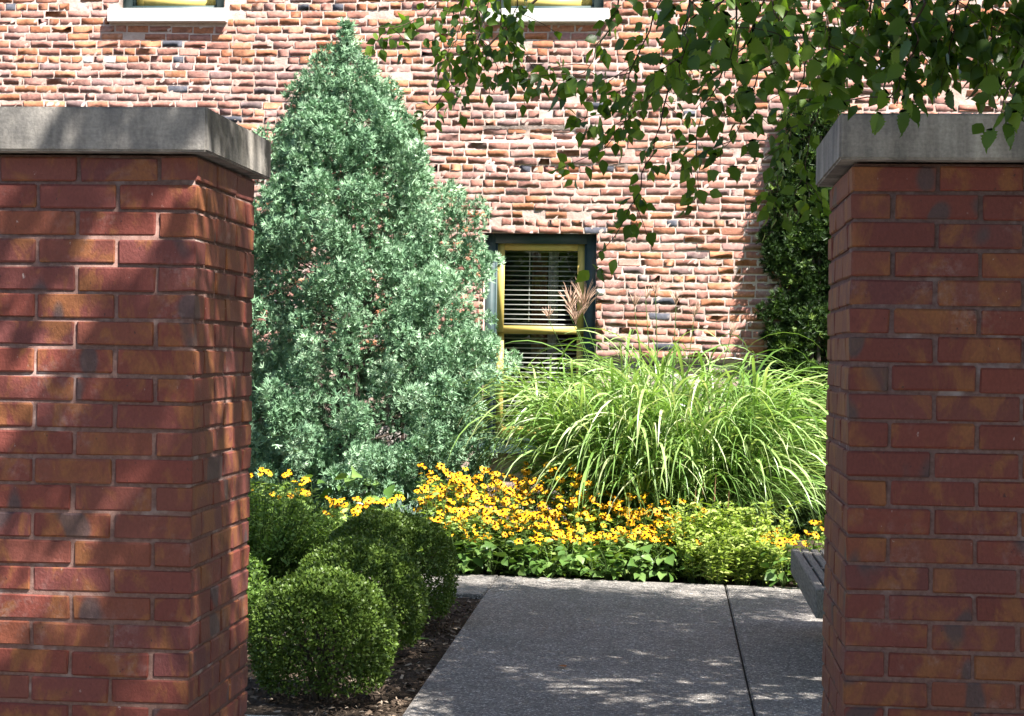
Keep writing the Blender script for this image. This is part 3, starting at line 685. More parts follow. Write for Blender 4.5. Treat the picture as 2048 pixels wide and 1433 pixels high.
# ------------------------------------------------------------------ loose shrub left of the boxwood
def loose_shrub(name, cx, cy, rx, ry, h, n, seed, m, label, size=(.025, .045)):
    root = empty(name, (cx, cy, 0), label, 'shrub'); r = np.random.default_rng(seed); b = MB(); Ps, As = [], []
    for i in range(n):
        a = r.uniform(0, 6.28); q = math.sqrt(r.random()); tx, ty = cx+rx*q*math.cos(a), cy+ry*q*math.sin(a); tz = h*(1-.45*q*q)*r.uniform(.72, 1.08)
        p0 = np.array([cx+(tx-cx)*.25, cy+(ty-cy)*.25, -.03]); p2 = np.array([tx, ty, tz]); p1 = (p0+p2)/2+np.array([0, 0, .12])
        t = np.linspace(0, 1, 6)[:, None]; c = p0*(1-t)**2+2*p1*t*(1-t)+p2*t*t; b.tube(c, np.linspace(.004, .0015, 6), 3)
        k = 26; tt = r.uniform(.3, 1.02, k)[:, None]; P = p0*(1-tt)**2+2*p1*tt*(1-tt)+p2*tt*tt + r.normal(0, .012, (k, 3)); A = unit(r.normal(0, 1, (k, 3))*[1, 1, .5]+[0, 0, .5]); Ps.append(P); As.append(A)
    P = np.concatenate(Ps); A = np.concatenate(As); k = len(P); Nn = rng.normal(0, .5, (k, 3)); Nn[:, 2] += 1
    V, F = scatter(LEAF*[.8, 1, 1], LEAF_F, frames(A, Nn, r.uniform(*size, k)), P)
    at(link('foliage', mesh('foliage', V, F, m, tint=np.repeat(r.random(k), len(LEAF_F)))), root); at(b.obj('stem', M['stem_green']), root)
    return root
loose_shrub('leafy_shrub', -2.50, 10.45, .62, .50, .78, 420, 21, M['shrub'], 'loose bright green shrub with fine leaves behind the boxwood balls')
loose_shrub('leafy_shrub', -2.35, 8.75, .42, .45, .55, 230, 22, M['shrub'], 'low loose green shrub half hidden behind the left pier')

# ------------------------------------------------------------------ ornamental grass
gr = empty('ornamental_grass', (-0.03, 13.75, 0), 'large clump of arching ornamental grass with pale plumes under the window', 'grass')
def blades(base, az, th0, te, L, width, r, nseg=8, stiff=1.5):
    n = len(base); s = np.linspace(0, 1, nseg+1)
    ang = th0[:, None] + (te-th0)[:, None]*s[None]**stiff
    h = np.stack([np.cos(az), np.sin(az), np.zeros(n)], 1); seg = (L/nseg)[:, None]
    dh = np.concatenate([np.zeros((n, 1)), np.cumsum(np.sin(ang[:, :-1])*seg, 1)], 1); dz = np.concatenate([np.zeros((n, 1)), np.cumsum(np.cos(ang[:, :-1])*seg, 1)], 1)
    C = base[:, None] + h[:, None]*dh[..., None] + np.array([0, 0, 1.0])*dz[..., None]
    C[..., 2] = np.maximum(C[..., 2], .02)
    sd = np.stack([-np.sin(az), np.cos(az), np.zeros(n)], 1); tw = r.normal(0, .7, n)[:, None]*s[None]
    nrm = h[:, None]*np.cos(ang)[..., None] - np.array([0, 0, 1.0])*np.sin(ang)[..., None]
    side = sd[:, None]*np.cos(tw)[..., None] + nrm*np.sin(tw)[..., None]
    wp = np.minimum(1, .4+1.9*s)*np.clip(1-s**3, .03, 1); Wd = width[:, None]*wp[None]
    V = np.concatenate([C-side*Wd[..., None], C+nrm*(Wd*.22)[..., None], C+side*Wd[..., None]], 2).reshape(n, nseg+1, 3, 3)
    F = [(3*i+j, 3*i+j+1, 3*i+j+4, 3*i+j+3) for i in range(nseg) for j in range(2)]
    return V.reshape(n, (nseg+1)*3, 3), np.array(F), C
r = np.random.default_rng(31)
nc = 400; per = 9                       # canes, each with arching leaves up its length
ca = r.uniform(0, 2*np.pi, nc); cq = np.sqrt(r.random(nc)); lean = .03+.46*cq*r.uniform(.6, 1.2, nc); Hc = r.uniform(.98, 1.58, nc)*(1-.12*cq)
c0 = np.stack([-.08+.62*cq*np.cos(ca), 13.70+.38*cq*np.sin(ca), np.full(nc, -.03)], 1)
cd_ = np.stack([np.cos(ca)*np.sin(lean), np.sin(ca)*np.sin(lean), np.cos(lean)], 1)
st = MB()
for i in range(nc): st.tube(np.stack([c0[i], c0[i]+cd_[i]*Hc[i]*.5, c0[i]+cd_[i]*Hc[i]]), [.0045, .0038, .002], 3)
n = nc*per; ic = np.repeat(np.arange(nc), per); u = r.uniform(.10, 1.0, n)
base = c0[ic] + cd_[ic]*(Hc[ic]*u)[:, None]
az = ca[ic] + r.normal(0, 1.0, n)
L = r.uniform(.55, 1.12, n)*(1.05-.2*u); te = r.uniform(1.9, 3.12, n)
Vb, Fb, Cc = blades(base, az, r.uniform(.12, .5, n)+lean[ic]*.5, te, L, r.uniform(.0050, .0130, n), r, stiff=1.3)
nf_ = 190; fb = r.choice(np.where((cq > .35) & (np.sin(ca) < .25))[0], nf_); uf = r.uniform(.55, .95, nf_)     # long leaves hanging down the near side
Vf, _, Cf = blades(c0[fb]+cd_[fb]*(Hc[fb]*uf)[:, None], ca[fb]+r.normal(0, .5, nf_), r.uniform(.35, .8, nf_), r.uniform(2.85, 3.12, nf_), r.uniform(.7, 1.15, nf_), r.uniform(.008, .0145, nf_), r, stiff=.85)
Vb = np.concatenate([Vb, Vf]); Cc = np.concatenate([Cc, Cf]); L = np.concatenate([L, np.full(nf_, 6.0)]); n += nf_
show = Cc[:, 4, 1] - .3*L - .25*Cc[:, 4, 2]
order = np.argsort(show); solo = set(order[:270].tolist())
kk = Vb.shape[1]; mask = np.array([i not in solo for i in range(n)])
Vs = Vb[mask].reshape(-1, 3); ns = mask.sum(); Fs = (Fb[None]+(np.arange(ns)*kk)[:, None, None]).reshape(-1, 4)
o = at(link('blades', mesh('blades', Vs, Fs, M['grass'], tint=np.repeat(r.random(ns)*.85, len(Fb)), smooth=True)), gr); tag(o, kind='stuff')
for i in sorted(solo):
    bs = Vb[i, 1]
    at(link('blade', mesh('blade', Vb[i]-bs, Fb, M['grass'], tint=np.full(len(Fb), r.uniform(.3, 1.0)), smooth=True), loc=tuple(bs)), gr)
tag(at(st.obj('canes', M['stem_green']), gr), kind='stuff')
# flowering stalks and plumes
b = MB()
PL = [(-.80, 13.55, 2.0, 1.0), (-.69, 13.5, 2.02, 1.25), (-.745, 13.45, 1.90, .9), (-.96, 13.55, 1.86, .35), (-.14, 13.6, 2.06, .35), (.02, 13.7, 1.98, .3), (-.30, 13.6, 1.95, .25), (.16, 13.7, 1.88, .25), (-.22, 13.9, 2.02, .25), (.45, 13.7, 1.75, .3)]
for (x, y, z, s) in PL:
    bx, by = -.03+(x+.03)*.35, 13.75+(y-13.75)*.4
    t = np.linspace(0, 1, 8)[:, None]; c = np.array([bx, by, 0])*(1-t)**2 + 2*np.array([bx+(x-bx)*.4, by, z*.6])*t*(1-t) + np.array([x, y, z-.14*s])*t*t
    b.tube(c, np.linspace(.0045, .0028, 8), 4)
    pm = MB(); lean = unit(np.array([r.uniform(-.1, .25), r.uniform(-.2, 0), 1.0]))
    for j in range(int(16+16*s)):
        a = r.uniform(0, 6.28); sp = r.uniform(.05, .52); d = unit(lean + sp*np.array([math.cos(a), math.sin(a), 0])); l = r.uniform(.14, .24)*max(.55, s)
        p0 = np.array([x, y, z-.14*s]) + lean*r.uniform(0, .05)*s; tt = np.linspace(0, 1, 5)[:, None]
        pm.tube(p0 + d*l*tt + np.array([math.cos(a), math.sin(a), -.9])*.035*s*tt**2, [.0012, .0026, .003, .0024, .0008], 3)
    at(pm.obj('plume', M['plume']), gr)
at(b.obj('stalks', M['stem_green']), gr)

# ------------------------------------------------------------------ coneflowers
def flower_mesh(seed):
    r = random.Random(seed); b = MB(); k = r.randint(11, 13); R_ = .036
    for i in range(k):
        a = i/k*2*math.pi + r.uniform(-.1, .1); dr = r.uniform(.05, .5); ca, sa = math.cos(a), math.sin(a); l = R_*r.uniform(.88, 1.08); wd = .0085
        def pt(t, s): return (ca*t*l - sa*s, sa*t*l + ca*s, -.014*dr*(t**2)*2.2 + .002)
        b.add([pt(.12, -.004), pt(.12, .004), pt(.6, wd), pt(.6, -wd), pt(1, 0)], [(0, 1, 2), (0, 2, 3), (3, 2, 4)])
    return b.mesh('flower', M['petal'])
def cone_mesh():
    b = MB(); V = []; F = []
    for (z, q) in ((-.002, .0085), (.006, .0095), (.011, .0065)):
        for i in range(8): V.append((q*math.cos(i*math.pi/4), q*math.sin(i*math.pi/4), z))
    V.append((0, 0, .0135)); F = [(j*8+i, j*8+(i+1) % 8, (j+1)*8+(i+1) % 8, (j+1)*8+i) for j in range(2) for i in range(8)]
    b.add(V, F); b.F.setdefault(3, []).append(np.array([(16+i, 16+(i+1) % 8, 24) for i in range(8)]))
    return b.mesh('flower_centre', M['cone_brown'])
FM = [flower_mesh(s) for s in range(5)]; CM = cone_mesh()
def plant_variant(seed, h, nst, spread):
    """stems with leaves, and the flower spots"""
    r = np.random.default_rng(seed); b = MB(); spots = []; Ps, As, Ss = [], [], []
    for i in range(nst):
        a = r.uniform(0, 6.28); q = math.sqrt(r.random())*spread; tx, ty = q*math.cos(a), q*math.sin(a); tz = h*r.uniform(.72, 1.05)
        t = np.linspace(0, 1, 5)[:, None]; p0 = np.array([tx*.3, ty*.3, -.03]); p2 = np.array([tx, ty, tz]); p1 = np.array([tx*.6, ty*.6, tz*.6])
        b.tube(p0*(1-t)**2+2*p1*t*(1-t)+p2*t*t, np.linspace(.0035, .002, 5), 3)
        spots.append((tx, ty, tz, a))
        k = 13; tt = r.uniform(.05, .88, k)[:, None]; Ps.append(p0*(1-tt)**2+2*p1*tt*(1-tt)+p2*tt*tt)
        aa = r.uniform(0, 6.28, k); As.append(np.stack([np.cos(aa), np.sin(aa), r.uniform(-.25, .7, k)], 1)); Ss.append(r.uniform(.05, .095, k)*(1.15-.5*tt[:, 0]))
    k = 14; aa = r.uniform(0, 6.28, k); Ps.append(np.stack([np.cos(aa)*.04, np.sin(aa)*.04, r.uniform(.02, .12, k)], 1)); As.append(np.stack([np.cos(aa), np.sin(aa), r.uniform(.1, .9, k)], 1)); Ss.append(r.uniform(.08, .14, k))
    P = np.concatenate(Ps); A = np.concatenate(As); s = np.concatenate(Ss); n = len(P); Nn = r.normal(0, .35, (n, 3)); Nn[:, 2] += 1
    V, F = scatter(LEAF*[.95, 1, 1], LEAF_F, frames(A, Nn, s), P)
    return mesh('foliage', V, F, M['flowerleaf'], tint=np.repeat(r.random(n), len(LEAF_F))), b.mesh('stem', M['stem_green']), spots
PV = {k: [plant_variant(100+10*k+j, h, 9, sp) for j in range(3)] for k, (h, sp) in enumerate(((.63, .15), (.47, .15), (.33, .13)))}
def coneflower(x, y, kind, label, group, nf=8, zs_=1.0):
    fol, st, spots = random.choice(PV[kind]); rz = random.uniform(0, 6.28)
    root = empty('coneflower', (x, y, 0), label, 'flower', group, rz)
    o = link('foliage', fol, root); o.scale.z = zs_; o = link('stem', st, root); o.scale.z = zs_
    for (tx, ty, tz, a) in spots[:nf]:
        f = link('flower', random.choice(FM), root, (tx, ty, tz*zs_+.004)); s = random.uniform(.62, 1.06); f.scale = (s, s, s)
        # blooms lean a little towards the light
        e = Matrix.Rotation(-rz, 3, 'Z') @ Vector((TO_SUN.x*.5+random.gauss(0, .35), TO_SUN.y*.8-.25+random.gauss(0, .3), .9)); f.rotation_euler = e.to_track_quat('Z', 'Y').to_euler()
        c = link('flower_centre', CM, f)
G1 = 'coneflowers in the sunny bed before the tall grass'; L1 = ''
r = np.random.default_rng(41)
spots = []
def spread_pts(n, x0, x1, y0, y1, dmin):
    out = []
    for _ in range(n*60):
        p = (r.uniform(x0, x1), r.uniform(y0, y1))
        if all((p[0]-q[0])**2+(p[1]-q[1])**2 > dmin**2 for q in out): out.append(p)
        if len(out) >= n: break
    return out
for (x, y) in spread_pts(92, -1.80, 0.12, 12.28, 13.15, .115):
    yj = y+r.normal(0, .12); kind = 2 if yj < 12.48 else (1 if yj < 12.78 else 0)
    if x > -.55: kind = min(2, kind+1)
    if x > -.2 and y > 12.9: continue
    lab = ('tall yellow coneflower plant at the back of the sunny bed, before the tall grass', 'knee-high yellow coneflower plant in the middle of the sunny bed', 'short yellow coneflower plant at the front of the sunny bed, above the broad leaves')[kind]
    coneflower(x, y, kind, lab, G1, 9 if y > 12.42 else 4, r.uniform(.8, 1.12))
for (x, y) in spread_pts(7, -2.46, -2.12, 12.35, 12.9, .13):
    coneflower(x, y, 1, 'shaded coneflower plant with orange-yellow blooms below the juniper, behind the boxwood', 'coneflowers in the shade of the juniper', 5)
for i, (x, y) in enumerate(sorted(spread_pts(5, -3.05, -2.74, 12.5, 12.9, .12))):
    coneflower(x, y, 0, '%s of five tall yellow coneflower plants showing beside the dappled left pier' % ('leftmost', 'second from left', 'middle one', 'second from right', 'rightmost')[i], 'coneflowers beside the left pier', 6)
for (x, y) in spread_pts(9, .62, 1.18, 12.1, 12.6, .15):
    coneflower(x, y, 2 if x < 1.0 else 1, 'low yellow coneflower plant behind the slatted bench', 'coneflowers behind the bench', 6)

# ------------------------------------------------------------------ broad-leaved plants along the paving
BL = [mesh('leaf', np.array([(0, 0, 0), (-.33, .22, .06), (0, .3, 0), (.33, .22, .06), (-.36, .55, .05), (0, .6, -.02), (.36, .55, .05), (-.2, .82, 0), (0, .84, -.06), (.2, .82, 0), (0, 1.02, -.15)])*[w_, 1, 1.3],
           np.array([(0, 2, 1), (0, 3, 2), (1, 2, 5), (1, 5, 4), (2, 3, 6), (2, 6, 5), (4, 5, 8), (4, 8, 7), (5, 6, 9), (5, 9, 8), (7, 8, 10), (8, 9, 10)]), M['broadleaf'],
           tint=np.full(12, t_), smooth=True) for w_, t_ in ((.9, .2), (1.1, .5), (.8, .8), (1.0, 1.0), (.95, .35))]
def broadleaf(x, y, n, h, label, group, size=(.05, .115)):
    root = empty('broadleaf_plant', (x, y, 0), label, 'plant', group); b = MB()
    for i in range(n):
        a = random.uniform(0, 6.28) if random.random() < .4 else random.uniform(-2.9, -.2); q = random.uniform(.03, .15); z = random.uniform(.03, h)*random.uniform(.75, 1.15); px, py = q*math.cos(a), q*math.sin(a)
        b.tube([(0, 0, -.03), (px*.5, py*.5, z*.7), (px, py, z)], [.003, .0025, .002], 3)
        ax = np.array([[math.cos(a), math.sin(a), random.uniform(-.7, .5)]]); nn = np.array([[random.gauss(0, .55)+math.cos(a)*.3, random.gauss(0, .55)+math.sin(a)*.3, .9]])
        fr_ = frames(ax, nn, random.uniform(*size))[0]
        o = link('leaf', random.choice(BL), root); o.matrix_basis = Matrix([list(fr_[k])+[(px, py, z)[k]] for k in range(3)]+[[0, 0, 0, 1]])
    b.obj('stem', M['stem_green'], root)
for i, x in enumerate(np.arange(-1.62, .12, .135)):
    yy = 12.20 - .06*(x+1.2) + r.uniform(-.02, .06)
    broadleaf(x+r.uniform(-.03, .03), yy, 20, .24, 'low broad-leaved green plant spilling over the path edge before the coneflowers', 'broad-leaved plants along the path edge')
for (x, y) in spread_pts(5, -2.75, -2.05, 12.9, 13.2, .15):
    broadleaf(x, y, 14, .62, 'shaded plant with long pointed leaves at the foot of the juniper', 'pointed-leaf plants under the juniper', (.10, .17))
for (x, y, lab) in ((.78, 12.02, 'leftmost of three low broad-leaved plants at the paving edge beyond the bench'), (.93, 12.0, 'middle one of three low broad-leaved plants at the paving edge beyond the bench'), (1.08, 12.0, 'rightmost of three low broad-leaved plants at the paving edge beyond the bench')):
    broadleaf(x, y, 15, .22, lab, 'broad-leaved plants beside the bench')

def pale_plant(x, y, h, seed):
    root = empty('pale_leafy_plant', (x, y, 0), 'pale yellow-green bushy plant between the coneflowers and the bench', 'plant', 'pale bushy plants between coneflowers and bench')
    r = np.random.default_rng(seed); b = MB(); Ps, As = [], []
    for i in range(17):
        a = r.uniform(0, 6.28); q = .17*math.sqrt(r.random()); p2 = np.array([q*math.cos(a), q*math.sin(a)-.03, h*r.uniform(.6, 1.05)]); p0 = p2*[.3, .3, 0]-[0, 0, .03]
        b.tube([p0, (p0+p2)/2, p2], [.003, .0022, .0015], 3); k = 30; t = r.uniform(.15, 1, k)[:, None]; Ps.append(p0+(p2-p0)*t); aa = r.uniform(0, 6.28, k); As.append(np.stack([np.cos(aa), np.sin(aa), r.uniform(-.2, .8, k)], 1))
    P = np.concatenate(Ps); A = np.concatenate(As); k = len(P); Nn = r.normal(0, .4, (k, 3)); Nn[:, 2] += 1
    V, F = scatter(LEAF*[.8, 1, 1], LEAF_F, frames(A, Nn, r.uniform(.03, .068, k)), P)
    link('foliage', mesh('foliage', V, F, M['paleleaf'], tint=np.repeat(r.random(k), len(LEAF_F))), root); b.obj('stem', M['stem_green'], root)
for i, (x, y) in enumerate(spread_pts(13, .10, .74, 12.04, 12.55, .13)): pale_plant(x, y, .52 if y > 12.3 else .36, 60+i)
for (x, y, z) in ((.16, 12.75, .62), (.30, 12.7, .70), (.40, 12.8, .58), (.22, 12.85, .75)):
    root = empty('seed_spike', (x, y, 0), 'dry brown upright seed spike standing before the tall grass', 'flower', 'dry seed spikes before the grass')
    b = MB(); b.tube([(0, 0, -.02), (.01, 0, z*.6), (.015, 0, z*.72)], [.003, .0025, .002], 4); b.obj('stem', M['stem_green'], root)
    b = MB(); t = np.linspace(0, 1, 14); b.tube(np.stack([.015+.01*t, 0*t, z*.72+t*z*.28], 1), .006*np.clip(1.15-t, .2, 1)*(1+.35*(np.arange(14) % 2)), 6); b.obj('spike', M['seed_brown'], root)
# a small silvery plant in the gap between the two flower patches
root = empty('silver_plant', (-1.93, 12.62, 0), 'small silvery blue-green sprig in the gap before the juniper', 'plant')
k = 260; P = rng.normal(0, 1, (k, 3))*[.07, .06, .08]+[0, 0, .27]; A = unit(P-[0, 0, .1]); V, F = scatter(LEAF*[.5, 1, 1], LEAF_F, frames(A, rng.normal(0, 1, (k, 3)), rng.uniform(.03, .05, k)), P)
link('foliage', mesh('foliage', V, F, M['silver'], tint=np.repeat(rng.random(k), len(LEAF_F))), root)
b = MB(); b.tube([(0, 0, -.03), (0, 0, .15), (.01, 0, .3)], [.006, .005, .003], 4); b.obj('stem', M['stem_green'], root)

# ------------------------------------------------------------------ birch overhead
bi = empty('birch_tree', (3.3, 6.6, 0), 'birch tree with toothed green leaves hanging over the gate and path', 'tree')
r = np.random.default_rng(77)
def bez(p0, p1, p2, n): t = np.linspace(0, 1, n)[:, None]; return np.asarray(p0)*(1-t)**2+2*np.asarray(p1)*t*(1-t)+np.asarray(p2)*t*t
tk = np.array([(3.3, 6.6, -.1), (3.27, 6.6, 1.2), (3.15, 6.55, 2.8), (3.0, 6.45, 4.6), (2.9, 6.4, 6.4), (2.85, 6.3, 8.2)])
b = MB(); b.tube(tk, [.15, .125, .105, .08, .05, .012], 10); at(b.obj('trunk', M['bark'], smooth=True), bi)
def trunk_at(z): return np.array([np.interp(z, tk[:, 2], tk[:, i]) for i in range(3)])
BARK = MB(); LP, LA, LN, LS = [], [], [], []       # crown leaves
def twig(c, rad0, leaves, store, size=(.045, .07), droop=1.0, spread=.045):
    n = len(c); BARK.tube(c, np.linspace(rad0, .0011, n), 3)
    seglen = np.linalg.norm(np.diff(c, axis=0), axis=1); cum = np.concatenate([[0], np.cumsum(seglen)]); tot = cum[-1]
    k = leaves; s = np.sort(r.uniform(.12, 1.0, k))*tot
    P = np.stack([np.interp(s, cum, c[:, i]) for i in range(3)], 1); tg = unit(np.stack([np.interp(s, cum, np.gradient(c[:, i])) for i in range(3)], 1))
    lat = unit(np.cross(tg, r.normal(0, 1, (k, 3)))); stalk = r.uniform(.3, 1.2, k)[:, None]*spread
    P = P + lat*stalk - np.array([0, 0, 1])*stalk*.5*droop
    A = unit(lat*.75 + tg*.35 + np.array([0, 0, -1.0])*droop*r.uniform(.1, 1.2, k)[:, None] + r.normal(0, .35, (k, 3)))
    Nn = unit(r.normal(0, 1, (k, 3)) + np.array([0, -.3, .35])); store.append((P, A, Nn, r.uniform(*size, k)*r.uniform(.72, 1.08, k)))
def canopy_floor(x, y): return 1.78 + 0.212*y - 0.0*x
def canopy(tk, NL, zr, reach, floor, store, nt_, nl_, xlim=None):
    tr = lambda z: np.array([np.interp(z, tk[:, 2], tk[:, i]) for i in range(3)])
    for i in range(NL):
        z0 = r.uniform(*zr); az = (i*2.39996 + r.uniform(-.4, .4)); p0 = tr(z0); ln = (reach[0]+reach[1]*math.sin(min(1, max(.05, (z0-1.2)/6.0))*math.pi)**.8)*r.uniform(.7, 1.1)
        d = np.array([math.cos(az), math.sin(az)*1.05, 0]); p2 = p0 + d*ln + [0, 0, r.uniform(.1, .9)]; p1 = p0 + d*ln*.5 + [0, 0, r.uniform(.5, 1.1)]
        fl = floor(p2[0], p2[1])+.15
        if p2[2] < fl: p1[2] += (fl-p2[2]); p2[2] = fl
        c = bez(p0, p1, p2, 12); BARK.tube(c, np.linspace(.03, .006, 12), 5)
        for j in range(nt_):
            q = c[min(11, int((.15+.85*r.random()**.75)*11.99))]; dd = unit(d*.5 + r.normal(0, .75, 3)); l = r.uniform(.45, 1.0)
            e = q + dd*l*.8 + [0, 0, -l*.35]; m_ = q + dd*l*.45 + [0, 0, .12]
            fl = floor(e[0], e[1])
            if e[2] < fl + .02: e[2] = fl + .02 + r.uniform(0, .2); m_[2] = max(m_[2], fl+.1)
            tt = (4.2-e[1])/.48; xs, zs_ = e[0]-.58*tt, e[2]-tt
            if -2.1 < xs < -1.0 and 0 < zs_ < 2.0 and math.sin(xs*7+zs_*5)+r.normal(0, .45) > 1.0: continue
            t2 = e[2]-2.6; x2, y2 = e[0]-.58*t2, e[1]+.48*t2; x3, y3 = e[0]-.58*e[2], e[1]+.48*e[2]
            if -.5 < x2 < 1.8 and 4.4 < y2 < 7.8 and t2 > .5 and math.sin(x2*5+y2*4)+r.normal(0, .6) > .1: continue
            if -3.0 < x3 < -1.2 and 7.3 < y3 < 11.2 and math.sin(x3*6+y3*5)+r.normal(0, .5) > (1.35 if y3 < 8.5 else .5 if y3 < 9.6 else .15): continue
            twig(bez(q, m_, e, 5), .004, nl_, store, (.055, .09), .8, .10)
def leaf_gaps(P):
    """openings in the leaf cover along the sun's direction: wide over the left pier, rare over the right one"""
    t = (4.2-P[:, 1])/.48; xs, zs_ = P[:, 0]-.58*t, P[:, 2]-t
    u, v = .72*(xs+.95*zs_), .72*(xs*.95-zs_)
    g_ = np.sin(v*17+1.3*np.sin(u*4.1)+.6)+.55*np.sin(v*37+u*5.3)+.45*np.sin(u*7.7-v*3)
    cut = (t > .3) & (xs > -2.1) & (xs < -1.12) & (zs_ > 0) & (zs_ < 2.3) & (g_ > .25)
    cut |= (t > .3) & (xs > .36) & (xs < 1.4) & (zs_ > 0) & (zs_ < 2.3) & (g_ > 1.3)
    t = (P[:, 0]+1.168)/.58; ys, zt = P[:, 1]+.48*t, P[:, 2]-t
    h_ = np.sin(ys*36+1.2*np.sin(zt*5))+.6*np.sin(zt*8+ys*9)+.4*np.sin(ys*71)
    cut |= (ys > 4.18) & (ys < 4.85) & (zt > 0) & (zt < 2.1) & (h_ > .45)
    return ~cut
crown = []
canopy(tk, 40, (2.6, 7.4), (1.4, 2.9), canopy_floor, crown, 80, 46)
P = np.concatenate([s[0] for s in crown]); A = np.concatenate([s[1] for s in crown]); Nn = np.concatenate([s[2] for s in crown]); Sz = np.concatenate([s[3] for s in crown])
BIRCH = np.array([(0, 0, 0), (-.26, .18, .03), (0, .25, 0), (.26, .18, .03), (-.37, .40, .07), (0, .5, .0), (.37, .40, .07), (-.2, .72, .02), (.2, .72, .02), (0, 1.05, -.10)])
BIRCH_F = np.array([(0, 2, 1), (0, 3, 2), (1, 2, 5), (1, 5, 4), (2, 3, 6), (2, 6, 5), (4, 5, 7), (5, 6, 8), (7, 5, 9), (5, 8, 9)])
SIMP = np.array([(0, 0, 0), (-.37, .36, .06), (.37, .36, .06), (0, 1.02, -.06)]); SIMP_F = np.array([(0, 2, 1), (1, 2, 3)])
sel = (P[:, 1]+.48*P[:, 2] < 11.35+r.normal(0, .25, len(P))) & leaf_gaps(P+r.normal(0, .015, P.shape)); P, A, Nn, Sz = P[sel], A[sel], Nn[sel], Sz[sel]
V, F = scatter(SIMP, SIMP_F, frames(A, Nn, Sz), P)
o = at(link('crown', mesh('crown', V, F, M['birch'], tint=np.repeat(r.random(len(P))*.97, 2))), bi); tag(o, kind='stuff')
print('birch crown leaves', len(P))
